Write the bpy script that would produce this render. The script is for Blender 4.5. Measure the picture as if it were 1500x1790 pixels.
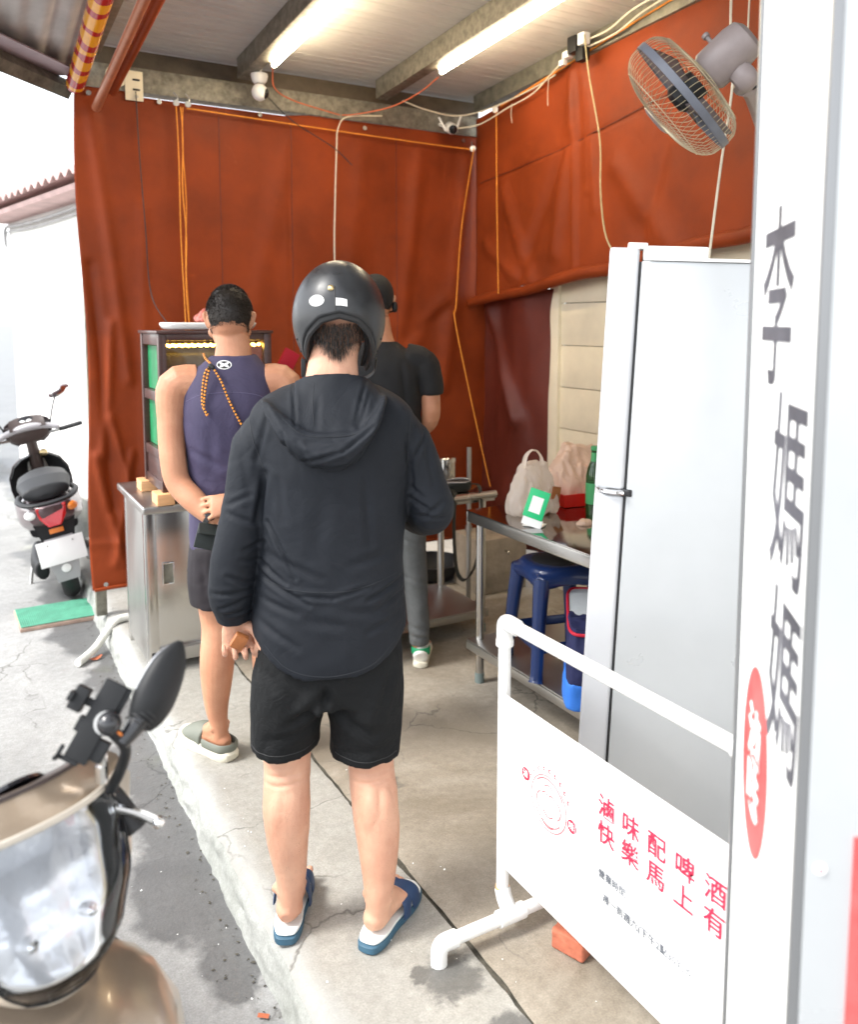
import bpy, bmesh, math, random
import numpy as np
from mathutils import Vector, Matrix, Euler
random.seed(7); RNG = np.random.default_rng(7)
for o in list(bpy.data.objects): bpy.data.objects.remove(o)
S = bpy.context.scene
COL = S.collection
R = math.radians

# ------------------------------------------------------------------ camera
cd = bpy.data.cameras.new('camera'); cam = bpy.data.objects.new('camera', cd); COL.objects.link(cam)
cam.location = (0, 0, 1.60); cam.rotation_euler = (R(90 - 5.632), 0, R(-29.668))
cd.sensor_fit = 'HORIZONTAL'; cd.sensor_width = 36; cd.lens = 36 * 1450 / 1500
cd.shift_x = 0; cd.shift_y = -187 / 1500; cd.clip_start = 0.02; cd.clip_end = 2000
cd.dof.use_dof = True; cd.dof.focus_distance = 2.45; cd.dof.aperture_fstop = 3.4
S.camera = cam

# ------------------------------------------------------------------ sky, sun, exposure
SUN_EL, SUN_AZ = 50, 278          # azimuth clockwise from +Y: from over the street, left of the stall
w = bpy.data.worlds.new('World'); S.world = w; w.use_nodes = True
wn = w.node_tree.nodes; wl = w.node_tree.links; bg = wn['Background']
sky = wn.new('ShaderNodeTexSky'); sky.sky_type = 'NISHITA'; sky.sun_disc = False
sky.sun_elevation = R(SUN_EL); sky.sun_rotation = R(SUN_AZ); sky.air_density = 1.0; sky.dust_density = 1.2; sky.ozone_density = 1.0
hs = wn.new('ShaderNodeHueSaturation'); hs.inputs['Saturation'].default_value = 0.22
wl.new(sky.outputs[0], hs.inputs['Color']); wl.new(hs.outputs[0], bg.inputs[0]); bg.inputs[1].default_value = 0.15
sd = bpy.data.lights.new('sun', 'SUN'); sd.energy = 1.1; sd.angle = R(15); sd.color = (1, .97, .92)
so = bpy.data.objects.new('sun', sd); COL.objects.link(so)
_sv = Vector((math.sin(R(SUN_AZ)) * math.cos(R(SUN_EL)), math.cos(R(SUN_AZ)) * math.cos(R(SUN_EL)), math.sin(R(SUN_EL))))
so.rotation_euler = _sv.to_track_quat('Z', 'Y').to_euler()
vs = S.view_settings; vs.view_transform = 'Standard'; vs.look = 'None'; vs.gamma = 1; vs.use_curve_mapping = False
vs.exposure = 1.98
S.render.engine = 'CYCLES'

# ------------------------------------------------------------------ mesh helpers
def V3(a): return Vector((float(a[0]), float(a[1]), float(a[2])))
def cr(pts, sub):
    """Catmull-Rom through rows of an array"""
    P = np.array(pts, float)
    if len(P) < 3 or sub <= 1:
        if sub <= 1: return P
    Q = np.vstack([2 * P[0] - P[1], P, 2 * P[-1] - P[-2]]); out = []
    for i in range(1, len(Q) - 2):
        a, b, c, d = Q[i - 1], Q[i], Q[i + 1], Q[i + 2]
        for k in range(sub):
            t = k / sub
            out.append(.5 * (2 * b + (c - a) * t + (2 * a - 5 * b + 4 * c - d) * t * t + (3 * b - a - 3 * c + d) * t ** 3))
    out.append(P[-1]); return np.array(out)
def loft(rings, caps=True, closed=True):
    rings = np.array(rings, float); k, n, _ = rings.shape
    Vv = rings.reshape(-1, 3); F = []
    for i in range(k - 1):
        for j in range(n if closed else n - 1):
            j2 = (j + 1) % n
            F.append((i * n + j, i * n + j2, (i + 1) * n + j2, (i + 1) * n + j))
    if caps and closed:
        F.append(tuple(range(n - 1, -1, -1))); F.append(tuple((k - 1) * n + j for j in range(n)))
    return Vv, F
def sell(n, e=2.0, ph=0.0):
    t = np.arange(n) / n * 2 * np.pi + ph; c, s = np.cos(t), np.sin(t)
    return np.sign(c) * np.abs(c) ** (2 / e), np.sign(s) * np.abs(s) ** (2 / e)
def tube(pts, rad, nseg=12, sub=5, ref=None, e=2.0, caps=True):
    """swept ellipse; rad = number, list of numbers, or list of (ra, rb) with ra along ref"""
    P = np.array(pts, float)
    if np.isscalar(rad): rad = [rad] * len(P)
    rr = np.array([(r, r) if np.isscalar(r) else r for r in rad], float)
    A = cr(np.hstack([P, rr]), sub) if len(P) > 2 else np.hstack([P, rr])
    C, Rr = A[:, :3], np.maximum(A[:, 3:], 1e-4); T = np.gradient(C, axis=0); T /= np.linalg.norm(T, axis=1)[:, None] + 1e-12
    if ref is None:
        u = np.array([0, 0, 1.]) if abs(T[0][2]) < .9 else np.array([1., 0, 0])
    else: u = np.array(ref, float)
    cx, sx = sell(nseg, e); rings = []
    for c, r, t in zip(C, Rr, T):
        base = np.array(ref, float) if ref is not None else u
        u = base - t * (base @ t); nn = np.linalg.norm(u)
        if nn < 1e-6: u = np.cross(t, [1, .3, .2]); nn = np.linalg.norm(u)
        u = u / nn; v = np.cross(t, u)
        rings.append(c + np.outer(cx * r[0], u) + np.outer(sx * r[1], v))
    return loft(rings, caps)
def stack(rows, nseg=28, sub=4, e=2.2, zf=None):
    """loft of horizontal superellipses; rows (z, xc, yc, rx, ry)"""
    A = cr(rows, sub); cx, sx = sell(nseg, e)
    rings = [np.stack([a[1] + a[3] * cx, a[2] + a[4] * sx, np.full(nseg, a[0])], 1) for a in A]
    if zf is not None:
        for i, r in enumerate(rings): r[:, 2] += zf(i / (len(rings) - 1), cx, sx)
    return loft(rings)
def ellipsoid(c, r, n=14, m=20):
    rings = []
    for i in range(n + 1):
        th = np.pi * (i + .02) / (n + .04); t = np.arange(m) / m * 2 * np.pi
        rings.append(np.stack([c[0] + r[0] * np.sin(th) * np.cos(t), c[1] + r[1] * np.sin(th) * np.sin(t), np.full(m, c[2] - r[2] * np.cos(th))], 1))
    return loft(rings)
def lathe(prof, n=24, axis=None, origin=(0, 0, 0), caps=True):
    """prof rows (r, z) revolved about +Z, or about axis"""
    t = np.arange(n) / n * 2 * np.pi
    rings = [np.stack([r * np.cos(t), r * np.sin(t), np.full(n, z)], 1) for r, z in prof]
    Vv, F = loft(rings, caps)
    if axis is not None:
        q = Vector((0, 0, 1)).rotation_difference(V3(axis)).to_matrix(); Vv = Vv @ np.array(q).T
    return Vv + np.array(origin), F
def bxm(size, loc=(0, 0, 0), bevel=0.0, rot=None, seg=2):
    bm = bmesh.new(); bmesh.ops.create_cube(bm, size=1)
    for v in bm.verts: v.co = Vector((v.co.x * size[0], v.co.y * size[1], v.co.z * size[2]))
    if bevel > 0: bmesh.ops.bevel(bm, geom=list(bm.edges), offset=min(bevel, min(size) * .45), segments=seg, affect='EDGES', profile=.6)
    M = Matrix.Translation(V3(loc)) @ ((rot if isinstance(rot, Matrix) else Euler(rot).to_matrix()).to_4x4() if rot is not None else Matrix())
    bm.transform(M); bm.verts.index_update()
    Vv = np.array([v.co[:] for v in bm.verts]); F = [tuple(v.index for v in f.verts) for f in bm.faces]; bm.free()
    return Vv, F
def cyl(a, b, r, n=16, r2=None):
    return tube([a, b], [r, r if r2 is None else r2], n)
def join(parts):
    Vs, Fs, k = [], [], 0
    for v, f in parts:
        v = np.asarray(v); Vs.append(v); Fs += [tuple(i + k for i in q) for q in f]; k += len(v)
    return np.vstack(Vs), Fs
def mk_mesh(name, parts, smooth=True):
    if isinstance(parts, tuple): parts = [parts]
    v, f = join(parts); me = bpy.data.meshes.new(name); me.from_pydata(np.asarray(v).tolist(), [], f); me.validate(); me.update()
    if smooth == True:
        me.shade_smooth()
        me.set_sharp_from_angle(angle=R(38))
    elif smooth == 'all': me.shade_smooth()
    return me
def obj(name, parts, mat, parent=None, smooth=True, kind=None, label=None):
    me = parts if isinstance(parts, bpy.types.Mesh) else mk_mesh(name, parts, smooth)
    me.materials.clear(); me.materials.append(mat)
    o = bpy.data.objects.new(name, me); COL.objects.link(o)
    if parent is not None: o.parent = parent
    if kind: o['kind'] = kind
    if label: o['label'] = label
    return o
def thing(name, label, cat, loc=(0, 0, 0), rz=0.0, group=None):
    o = bpy.data.objects.new(name, None); COL.objects.link(o); o.empty_display_size = .1
    o.location = loc; o.rotation_euler = (0, 0, rz)
    o['label'] = label; o['category'] = cat
    if group: o['group'] = group
    return o
def tag(o, label, cat, group=None):
    o['label'] = label; o['category'] = cat
    if group: o['group'] = group
    return o
def box(name, size, loc, mat, parent=None, bevel=.003, rot=None, **k):
    return obj(name, bxm(size, loc, bevel, rot), mat, parent, **k)
def copy_tree(o, parent=None):
    c = o.copy(); COL.objects.link(c); c.parent = parent
    for ch in list(o.children): copy_tree(ch, c)
    return c
def remesh(parts, voxel, smooth=5, fac=.5):
    me = mk_mesh('tmp', parts, False); o = bpy.data.objects.new('tmp', me); COL.objects.link(o)
    m = o.modifiers.new('r', 'REMESH'); m.mode = 'VOXEL'; m.voxel_size = voxel; m.use_smooth_shade = True
    if smooth: s = o.modifiers.new('s', 'SMOOTH'); s.factor = fac; s.iterations = smooth
    dg = bpy.context.evaluated_depsgraph_get(); out = bpy.data.meshes.new_from_object(o.evaluated_get(dg))
    bpy.data.objects.remove(o); bpy.data.meshes.remove(me); out.shade_smooth(); return out
def get_co(me):
    n = len(me.vertices); a = np.empty(n * 3); me.vertices.foreach_get('co', a); b = np.empty(n * 3); me.vertices.foreach_get('normal', b)
    return a.reshape(-1, 3), b.reshape(-1, 3)
def set_co(me, co): me.vertices.foreach_set('co', np.ascontiguousarray(co).ravel()); me.update()
_H = RNG.random((64, 64, 64))
def vnoise(p):
    p = np.asarray(p, float) + 1000.5; i = np.floor(p).astype(int); f = p - i; f = f * f * (3 - 2 * f); i %= 64; j = (i + 1) % 64; r = 0
    for a in (0, 1):
        for b in (0, 1):
            for c in (0, 1):
                wt = (f[:, 0] if a else 1 - f[:, 0]) * (f[:, 1] if b else 1 - f[:, 1]) * (f[:, 2] if c else 1 - f[:, 2])
                r = r + wt * _H[(j if a else i)[:, 0], (j if b else i)[:, 1], (j if c else i)[:, 2]]
    return r * 2 - 1
def fbm(p, oct=3):
    p = np.asarray(p, float); r = 0; a = 1
    for k in range(oct): r = r + a * vnoise(p); p = p * 2.03 + 7.1; a *= .5
    return r
def crease(co, A, B, wd, dp):
    A = np.array(A, float); B = np.array(B, float); d = B - A; t = np.clip(((co - A) @ d) / (d @ d), 0, 1)
    dist = np.linalg.norm(co - A - t[:, None] * d, axis=1); fade = np.sin(np.pi * np.clip(t * .86 + .07, 0, 1)) ** .6
    return -dp * np.exp(-(dist / wd) ** 2) * fade + .55 * dp * np.exp(-((dist - 2.1 * wd) / wd) ** 2) * fade
def wrinkle(me, amp, scale, creases=(), seed=0.0):
    co, no = get_co(me); d = amp * fbm(co * np.array(scale) + seed, 3)
    for (A, B, wd, dp) in creases: d = d + crease(co, A, B, wd, dp)
    set_co(me, co + no * d[:, None]); return me
def text_mesh(name, s, size, mat, parent, M, ext=.0006, sx=1.0, bold=0.0):
    cu = bpy.data.curves.new('t', 'FONT'); cu.body = s; cu.size = size; cu.extrude = ext; cu.align_x = 'CENTER'; cu.align_y = 'CENTER'; cu.offset = bold
    cu.resolution_u = 3
    o = bpy.data.objects.new('t', cu); COL.objects.link(o); dg = bpy.context.evaluated_depsgraph_get(); dg.update()
    me = bpy.data.meshes.new_from_object(o.evaluated_get(dg)); bpy.data.objects.remove(o)
    me.transform(M @ Matrix.Diagonal((sx, 1, 1, 1))); me.name = name
    return obj(name, me, mat, parent)
def basis(xa, ya, loc):
    x = V3(xa).normalized(); y = V3(ya); y = (y - x * y.dot(x)).normalized(); z = x.cross(y)
    return Matrix(((x[0], y[0], z[0], loc[0]), (x[1], y[1], z[1], loc[1]), (x[2], y[2], z[2], loc[2]), (0, 0, 0, 1)))
def grid(nx, ny, fn):
    """fn(u, v) arrays -> xyz array; open sheet"""
    u, v = np.meshgrid(np.linspace(0, 1, nx), np.linspace(0, 1, ny)); P = fn(u.ravel(), v.ravel()); F = []
    for j in range(ny - 1):
        for i in range(nx - 1): a = j * nx + i; F.append((a, a + 1, a + nx + 1, a + nx))
    return np.array(P), F

# ------------------------------------------------------------------ materials
MT = {}
def mat(name, col, rough=.5, metal=0.0, var=.0, vs=8.0, bump=.0, bs=60.0, coat=0.0, spec=.5, sss=0.0, emit=None, es=0.0, alpha=1.0, trans=0.0, ior=1.45, vstretch=None, transl=0.0, rvar=0.0, var2=None, folds=0.0, fs=14.0, scuff=None):
    m = bpy.data.materials.new(name); m.use_nodes = True; nt = m.node_tree; N = nt.nodes; Lk = nt.links; b = N['Principled BSDF']
    b.inputs['Base Color'].default_value = (*col, 1); b.inputs['Roughness'].default_value = rough; b.inputs['Metallic'].default_value = metal
    b.inputs['Coat Weight'].default_value = coat; b.inputs['Specular IOR Level'].default_value = spec; b.inputs['IOR'].default_value = ior
    b.inputs['Alpha'].default_value = alpha; b.inputs['Transmission Weight'].default_value = trans
    if coat: b.inputs['Coat Roughness'].default_value = .06
    if sss: b.inputs['Subsurface Weight'].default_value = sss; b.inputs['Subsurface Radius'].default_value = (.012, .005, .003); b.inputs['Subsurface Scale'].default_value = 1.0
    if emit: b.inputs['Emission Color'].default_value = (*emit, 1); b.inputs['Emission Strength'].default_value = es
    if var or bump or rvar:
        tc = N.new('ShaderNodeTexCoord'); mp = N.new('ShaderNodeMapping'); Lk.new(tc.outputs['Object'], mp.inputs[0])
        if vstretch: mp.inputs['Scale'].default_value = vstretch
    if var or rvar:
        nz = N.new('ShaderNodeTexNoise'); nz.inputs['Scale'].default_value = vs; nz.inputs['Detail'].default_value = 6; nz.inputs['Roughness'].default_value = .62; Lk.new(mp.outputs[0], nz.inputs['Vector'])
        if var:
            rp = N.new('ShaderNodeValToRGB'); rp.color_ramp.elements[0].position = .3; rp.color_ramp.elements[1].position = .7
            rp.color_ramp.elements[0].color = (*(var2 if var2 else [c * (1 - var) for c in col]), 1); rp.color_ramp.elements[1].color = (*[min(1, c * (1 + var)) for c in col], 1)
            Lk.new(nz.outputs[0], rp.inputs[0]); Lk.new(rp.outputs[0], b.inputs['Base Color'])
        if rvar:
            mr = N.new('ShaderNodeMapRange'); mr.inputs['From Min'].default_value = .3; mr.inputs['From Max'].default_value = .7
            mr.inputs['To Min'].default_value = max(.02, rough - rvar); mr.inputs['To Max'].default_value = min(1, rough + rvar); Lk.new(nz.outputs[0], mr.inputs[0]); Lk.new(mr.outputs[0], b.inputs['Roughness'])
    if folds and not bump: bump = .01
    if folds and not (var or rvar): pass
    if bump:
        n2 = N.new('ShaderNodeTexNoise'); n2.inputs['Scale'].default_value = bs; n2.inputs['Detail'].default_value = 4; Lk.new(mp.outputs[0], n2.inputs['Vector'])
        bp = N.new('ShaderNodeBump'); bp.inputs['Strength'].default_value = bump; bp.inputs['Distance'].default_value = .01; Lk.new(n2.outputs[0], bp.inputs['Height']); Lk.new(bp.outputs[0], b.inputs['Normal'])
        if folds:
            n3 = N.new('ShaderNodeTexNoise'); n3.inputs['Scale'].default_value = fs; n3.inputs['Detail'].default_value = 3; n3.inputs['Distortion'].default_value = 1.2; n3.inputs['Roughness'].default_value = .55; Lk.new(mp.outputs[0], n3.inputs['Vector'])
            rg = N.new('ShaderNodeMath'); rg.operation = 'SUBTRACT'; rg.inputs[1].default_value = .5; Lk.new(n3.outputs[0], rg.inputs[0]); ab = N.new('ShaderNodeMath'); ab.operation = 'ABSOLUTE'; Lk.new(rg.outputs[0], ab.inputs[0]); pw = N.new('ShaderNodeMath'); pw.operation = 'POWER'; pw.inputs[1].default_value = .6; Lk.new(ab.outputs[0], pw.inputs[0])
            b3 = N.new('ShaderNodeBump'); b3.inputs['Strength'].default_value = folds; b3.inputs['Distance'].default_value = .012; Lk.new(pw.outputs[0], b3.inputs['Height']); Lk.new(b3.outputs[0], bp.inputs['Normal'])
    if scuff:
        n4 = N.new('ShaderNodeTexNoise'); n4.inputs['Scale'].default_value = scuff[0]; n4.inputs['Detail'].default_value = 8; n4.inputs['Roughness'].default_value = .75; n4.inputs['Distortion'].default_value = .8; Lk.new(mp.outputs[0], n4.inputs['Vector'])
        r4 = N.new('ShaderNodeValToRGB'); r4.color_ramp.elements[0].position = scuff[1]; r4.color_ramp.elements[1].position = scuff[2]; Lk.new(n4.outputs[0], r4.inputs[0])
        m4 = N.new('ShaderNodeMix'); m4.data_type = 'RGBA'; Lk.new(r4.outputs[0], m4.inputs[0]); src = b.inputs['Base Color'].links[0].from_socket; Lk.new(src, m4.inputs[6]); m4.inputs[7].default_value = (*scuff[3], 1); Lk.new(m4.outputs[2], b.inputs['Base Color'])
    if transl:
        tl = N.new('ShaderNodeBsdfTranslucent'); tl.inputs[0].default_value = (*col, 1); mx = N.new('ShaderNodeMixShader'); mx.inputs[0].default_value = transl
        Lk.new(b.outputs[0], mx.inputs[1]); Lk.new(tl.outputs[0], mx.inputs[2]); Lk.new(mx.outputs[0], N['Material Output'].inputs[0])
    MT[name] = m; return m
mat('steel', (.56, .55, .53), .24, 1.0, rvar=.06, vs=3, var=.04, vstretch=(1, 1, .2))
mat('steel_dull', (.44, .43, .41), .36, 1.0, rvar=.07, vs=4, var=.07, vstretch=(1, 1, .3))
mat('galv', (.22, .205, .165), .55, .4, var=.35, vs=30, var2=(.125, .112, .088), bump=.08, bs=40)
mat('galv_dark', (.20, .19, .15), .6, .35, var=.4, vs=18)
mat('tarp', (.255, .042, .0082), .56, 0, var=.26, vs=2.4, bump=.16, bs=420, spec=.28, transl=.16, rvar=.10, folds=.10, fs=7, scuff=(5.0, .66, .80, (.34, .075, .022)))
mat('tarp_shade_seam', (.11, .017, .008), .5, 0, var=.2, vs=3.0, bump=.10, bs=260)  # tarpaulin with shade put into the colour; also used for seams
mat('rope', (.75, .27, .03), .7, 0, var=.2, vs=90)
mat('cable_white', (.66, .60, .48), .5, 0, var=.1, vs=20)
mat('cable_grey', (.42, .36, .20), .5, 0, var=.2, vs=20)
mat('cable_black', (.02, .02, .02), .5)
mat('cable_red', (.5, .12, .05), .5)
mat('roof_white', (.50, .48, .455), .42, 0, var=.10, vs=4, vstretch=(1, 6, 1), bump=.05, bs=12)
mat('roof_grey', (.38, .35, .34), .5, 0, var=.2, vs=5)
mat('roof_edge', (.10, .075, .05), .6, 0, var=.3, vs=10)
mat('eave_mauve', (.36, .27, .30), .55, 0, var=.15, vs=6)
mat('copper_paint', (.42, .16, .085), .32, .3, var=.15, vs=18)
mat('wall_cream', (.74, .655, .49), .62, 0, var=.08, vs=5, bump=.06, bs=30)
mat('white_paint', (.8, .79, .77), .55, 0, var=.05, vs=4)
mat('white_plastic', (.80, .80, .79), .38, 0, var=.02, vs=20)
mat('pvc', (.80, .80, .78), .34, 0, var=.05, vs=14)
mat('fridge_side', (.425, .44, .45), .32, .2, var=.05, vs=2.2, rvar=.10, bump=.02, bs=300)
mat('fridge_door', (.52, .53, .55), .30, .15, var=.04, vs=4)
mat('rubber', (.02, .02, .021), .6)
mat('black_plastic', (.013, .0135, .0145), .50, 0, bump=.05, bs=220, spec=.32)
mat('black_gloss', (.02, .02, .022), .18, 0, coat=.3)
mat('grey_plastic', (.36, .35, .36), .42)
mat('chrome', (.8, .8, .8), .10, 1.0)
mat('glass_clear', (.97, .98, .98), .03, 0, trans=1.0, ior=1.45)
mat('blue_stool', (.008, .022, .085), .28, 0, var=.12, vs=9, coat=.15)
mat('brick', (.42, .13, .075), .85, 0, var=.3, vs=22, bump=.4, bs=60)
mat('mortar', (.45, .36, .28), .9, 0, var=.2, vs=20, bump=.3, bs=50)
mat('wood_light', (.66, .36, .17), .5, 0, var=.15, vs=6, vstretch=(1, 1, 14))
mat('wood_dark', (.055, .022, .018), .35, 0, var=.3, vs=5, vstretch=(1, 1, 14), coat=.2)
mat('red_plastic', (.62, .012, .008), .28, 0, coat=.2)
mat('green_card', (.0, .46, .16), .4)
mat('green_board', (.015, .20, .075), .35, 0, var=.3, vs=9)  # plain green board colour, no emission
mat('paper', (.80, .80, .78), .6, 0, var=.02, vs=3)
mat('ink_black', (.015, .015, .016), .6)
mat('ink_grey', (.12, .13, .15), .6); mat('ink_soft', (.030, .029, .034), .6, 0, var=.5, vs=7, var2=(.12, .12, .14))
mat('ink_red', (.50, .02, .06), .6)
mat('seal_red', (.52, .035, .035), .6, 0, var=.3, vs=9, var2=(.60, .12, .115))
mat('skin', (.57, .335, .230), .50, 0, var=.12, vs=7, var2=(.50, .25, .165), bump=.14, bs=160, sss=.12, spec=.35)
mat('skin_tan', (.49, .25, .148), .46, 0, var=.12, vs=7, var2=(.42, .185, .105), bump=.14, bs=160, sss=.12, spec=.4)
mat('hair', (.022, .016, .012), .5, 0)
mat('jacket', (.0090, .0110, .0152), .68, 0, var=.16, vs=5, bump=.18, bs=520, spec=.28, folds=.17, fs=8)
mat('jacket_seam', (.008, .010, .014), .7)
mat('shorts', (.0075, .0080, .0085), .78, 0, var=.18, vs=8, bump=.22, bs=500, spec=.22, folds=.35, fs=12)
mat('tank', (.054, .046, .088), .72, 0, var=.10, vs=8, bump=.15, bs=600, spec=.3, folds=.22, fs=9)
mat('tank_yoke', (.115, .10, .17), .72, 0, var=.08, vs=8, bump=.15, bs=600, spec=.3)
mat('shorts_plum', (.013, .0095, .0125), .75, 0, var=.15, vs=8, bump=.15, bs=500)
mat('tee_black', (.008, .008, .009), .8, 0, var=.15, vs=8, bump=.15, bs=500)
mat('pants_grey', (.095, .10, .10), .8, 0, var=.14, vs=40, bump=.2, bs=500)
mat('helmet', (.021, .022, .024), .36, 0, var=.25, vs=30, bump=.03, bs=400, rvar=.10, scuff=(26, .66, .76, (.075, .075, .075)))
mat('foam_black', (.008, .008, .009), .9)
mat('eva_blue', (.018, .045, .115), .5)
mat('eva_sole', (.04, .105, .16), .55, 0, var=.1, vs=20)
mat('eva_white', (.72, .74, .72), .6)
mat('clog_olive', (.15, .16, .13), .6, 0, bump=.05, bs=200)
mat('clog_sole', (.66, .62, .50), .6, 0, var=.1, vs=20)
mat('shoe_white', (.70, .68, .63), .55, 0, var=.12, vs=20)
mat('shoe_green', (.01, .24, .10), .5)
mat('leather_black', (.014, .018, .017), .42, 0, bump=.15, bs=300)
mat('leather_brown', (.34, .12, .04), .45, 0, var=.2, vs=60)
mat('brass', (.75, .58, .30), .3, 1.0)
mat('led_warm', (1, .9, .7), .4, emit=(1, .83, .57), es=24)
mat('led_yellow', (1, .8, .3), .4, emit=(1, .55, .08), es=7)
mat('gold_paint', (.40, .315, .235), .30, .6, coat=.5, var=.03, vs=200)
mat('silver_paint', (.50, .45, .38), .42, .05, coat=.3)
mat('mauve_paint', (.10, .060, .066), .30, .4, coat=.5)
mat('brown_plastic', (.045, .030, .026), .5, 0, var=.1, vs=30)
mat('lens_clear', (.90, .91, .93), .05, 0, trans=.62, ior=1.45)
mat('reflector', (.80, .80, .82), .25, .35, bump=.35, bs=18, folds=.2, fs=10)
mat('lens_red', (.50, .008, .012), .15, 0, coat=.5, bump=.2, bs=80)
mat('lens_amber', (.75, .22, .04), .2, 0, coat=.4)
mat('mat_green', (.07, .27, .175), .75, 0, var=.18, vs=14, bump=.4, bs=160)
mat('hose', (.66, .66, .60), .5, 0, var=.12, vs=30)
mat('leaf_red', (.45, .13, .06), .7)
mat('bag_film', (.82, .76, .70), .22, 0, transl=.45, alpha=.62, bump=.5, bs=14)
mat('bag_pink', (.80, .62, .50), .3, 0, transl=.4, alpha=.85, bump=.6, bs=12)
mat('bag_navy', (.012, .016, .07), .7, 0, bump=.25, bs=30)
mat('bag_blue', (.03, .17, .62), .6, 0, bump=.25, bs=30)
mat('bag_red', (.45, .008, .03), .6)
mat('bag_lining', (.62, .66, .68), .35, .2, bump=.4, bs=25)
mat('bottle_green', (.05, .16, .05), .08, 0, trans=.75, ior=1.45)
mat('bottle_label', (.05, .28, .10), .5)
mat('fan_mauve', (.27, .225, .22), .4, 0, var=.1, vs=16)
mat('fan_wire', (.55, .48, .34), .4, .6)
mat('fan_ring', (.13, .14, .17), .4, 0, var=.15, vs=12)
mat('stripe_pole', (.6, .05, .03), .25)
mat('concrete_block', (.30, .25, .19), .85, 0, var=.3, vs=7, bump=.35, bs=40)
mat('house_white', (.80, .79, .76), .8, 0, var=.06, vs=2, bump=.1, bs=30)
mat('roof_pink', (.52, .36, .34), .7, 0, var=.2, vs=6)
mat('conduit', (.40, .40, .40), .5, 0, var=.2, vs=6)
mat('dirt', (.075, .068, .052), .8, 0, var=.5, vs=30, bump=.5, bs=80)
def thin_glass(name, tint, f0=.06):
    m = bpy.data.materials.new(name); m.use_nodes = True; N = m.node_tree.nodes; Lk = m.node_tree.links; N.remove(N['Principled BSDF'])
    a = N.new('ShaderNodeBsdfTransparent'); a.inputs[0].default_value = (*tint, 1); g = N.new('ShaderNodeBsdfGlossy'); g.inputs['Roughness'].default_value = .04; lw = N.new('ShaderNodeFresnel'); lw.inputs[0].default_value = 1.45
    mx = N.new('ShaderNodeMixShader'); Lk.new(lw.outputs[0], mx.inputs[0]); Lk.new(a.outputs[0], mx.inputs[1]); Lk.new(g.outputs[0], mx.inputs[2]); Lk.new(mx.outputs[0], N['Material Output'].inputs[0]); MT[name] = m
thin_glass('lens_clear', (.96, .97, .98)); thin_glass('glass_clear', (.93, .96, .94))
mat('lens_dark', (.01, .01, .012), .08)
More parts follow.
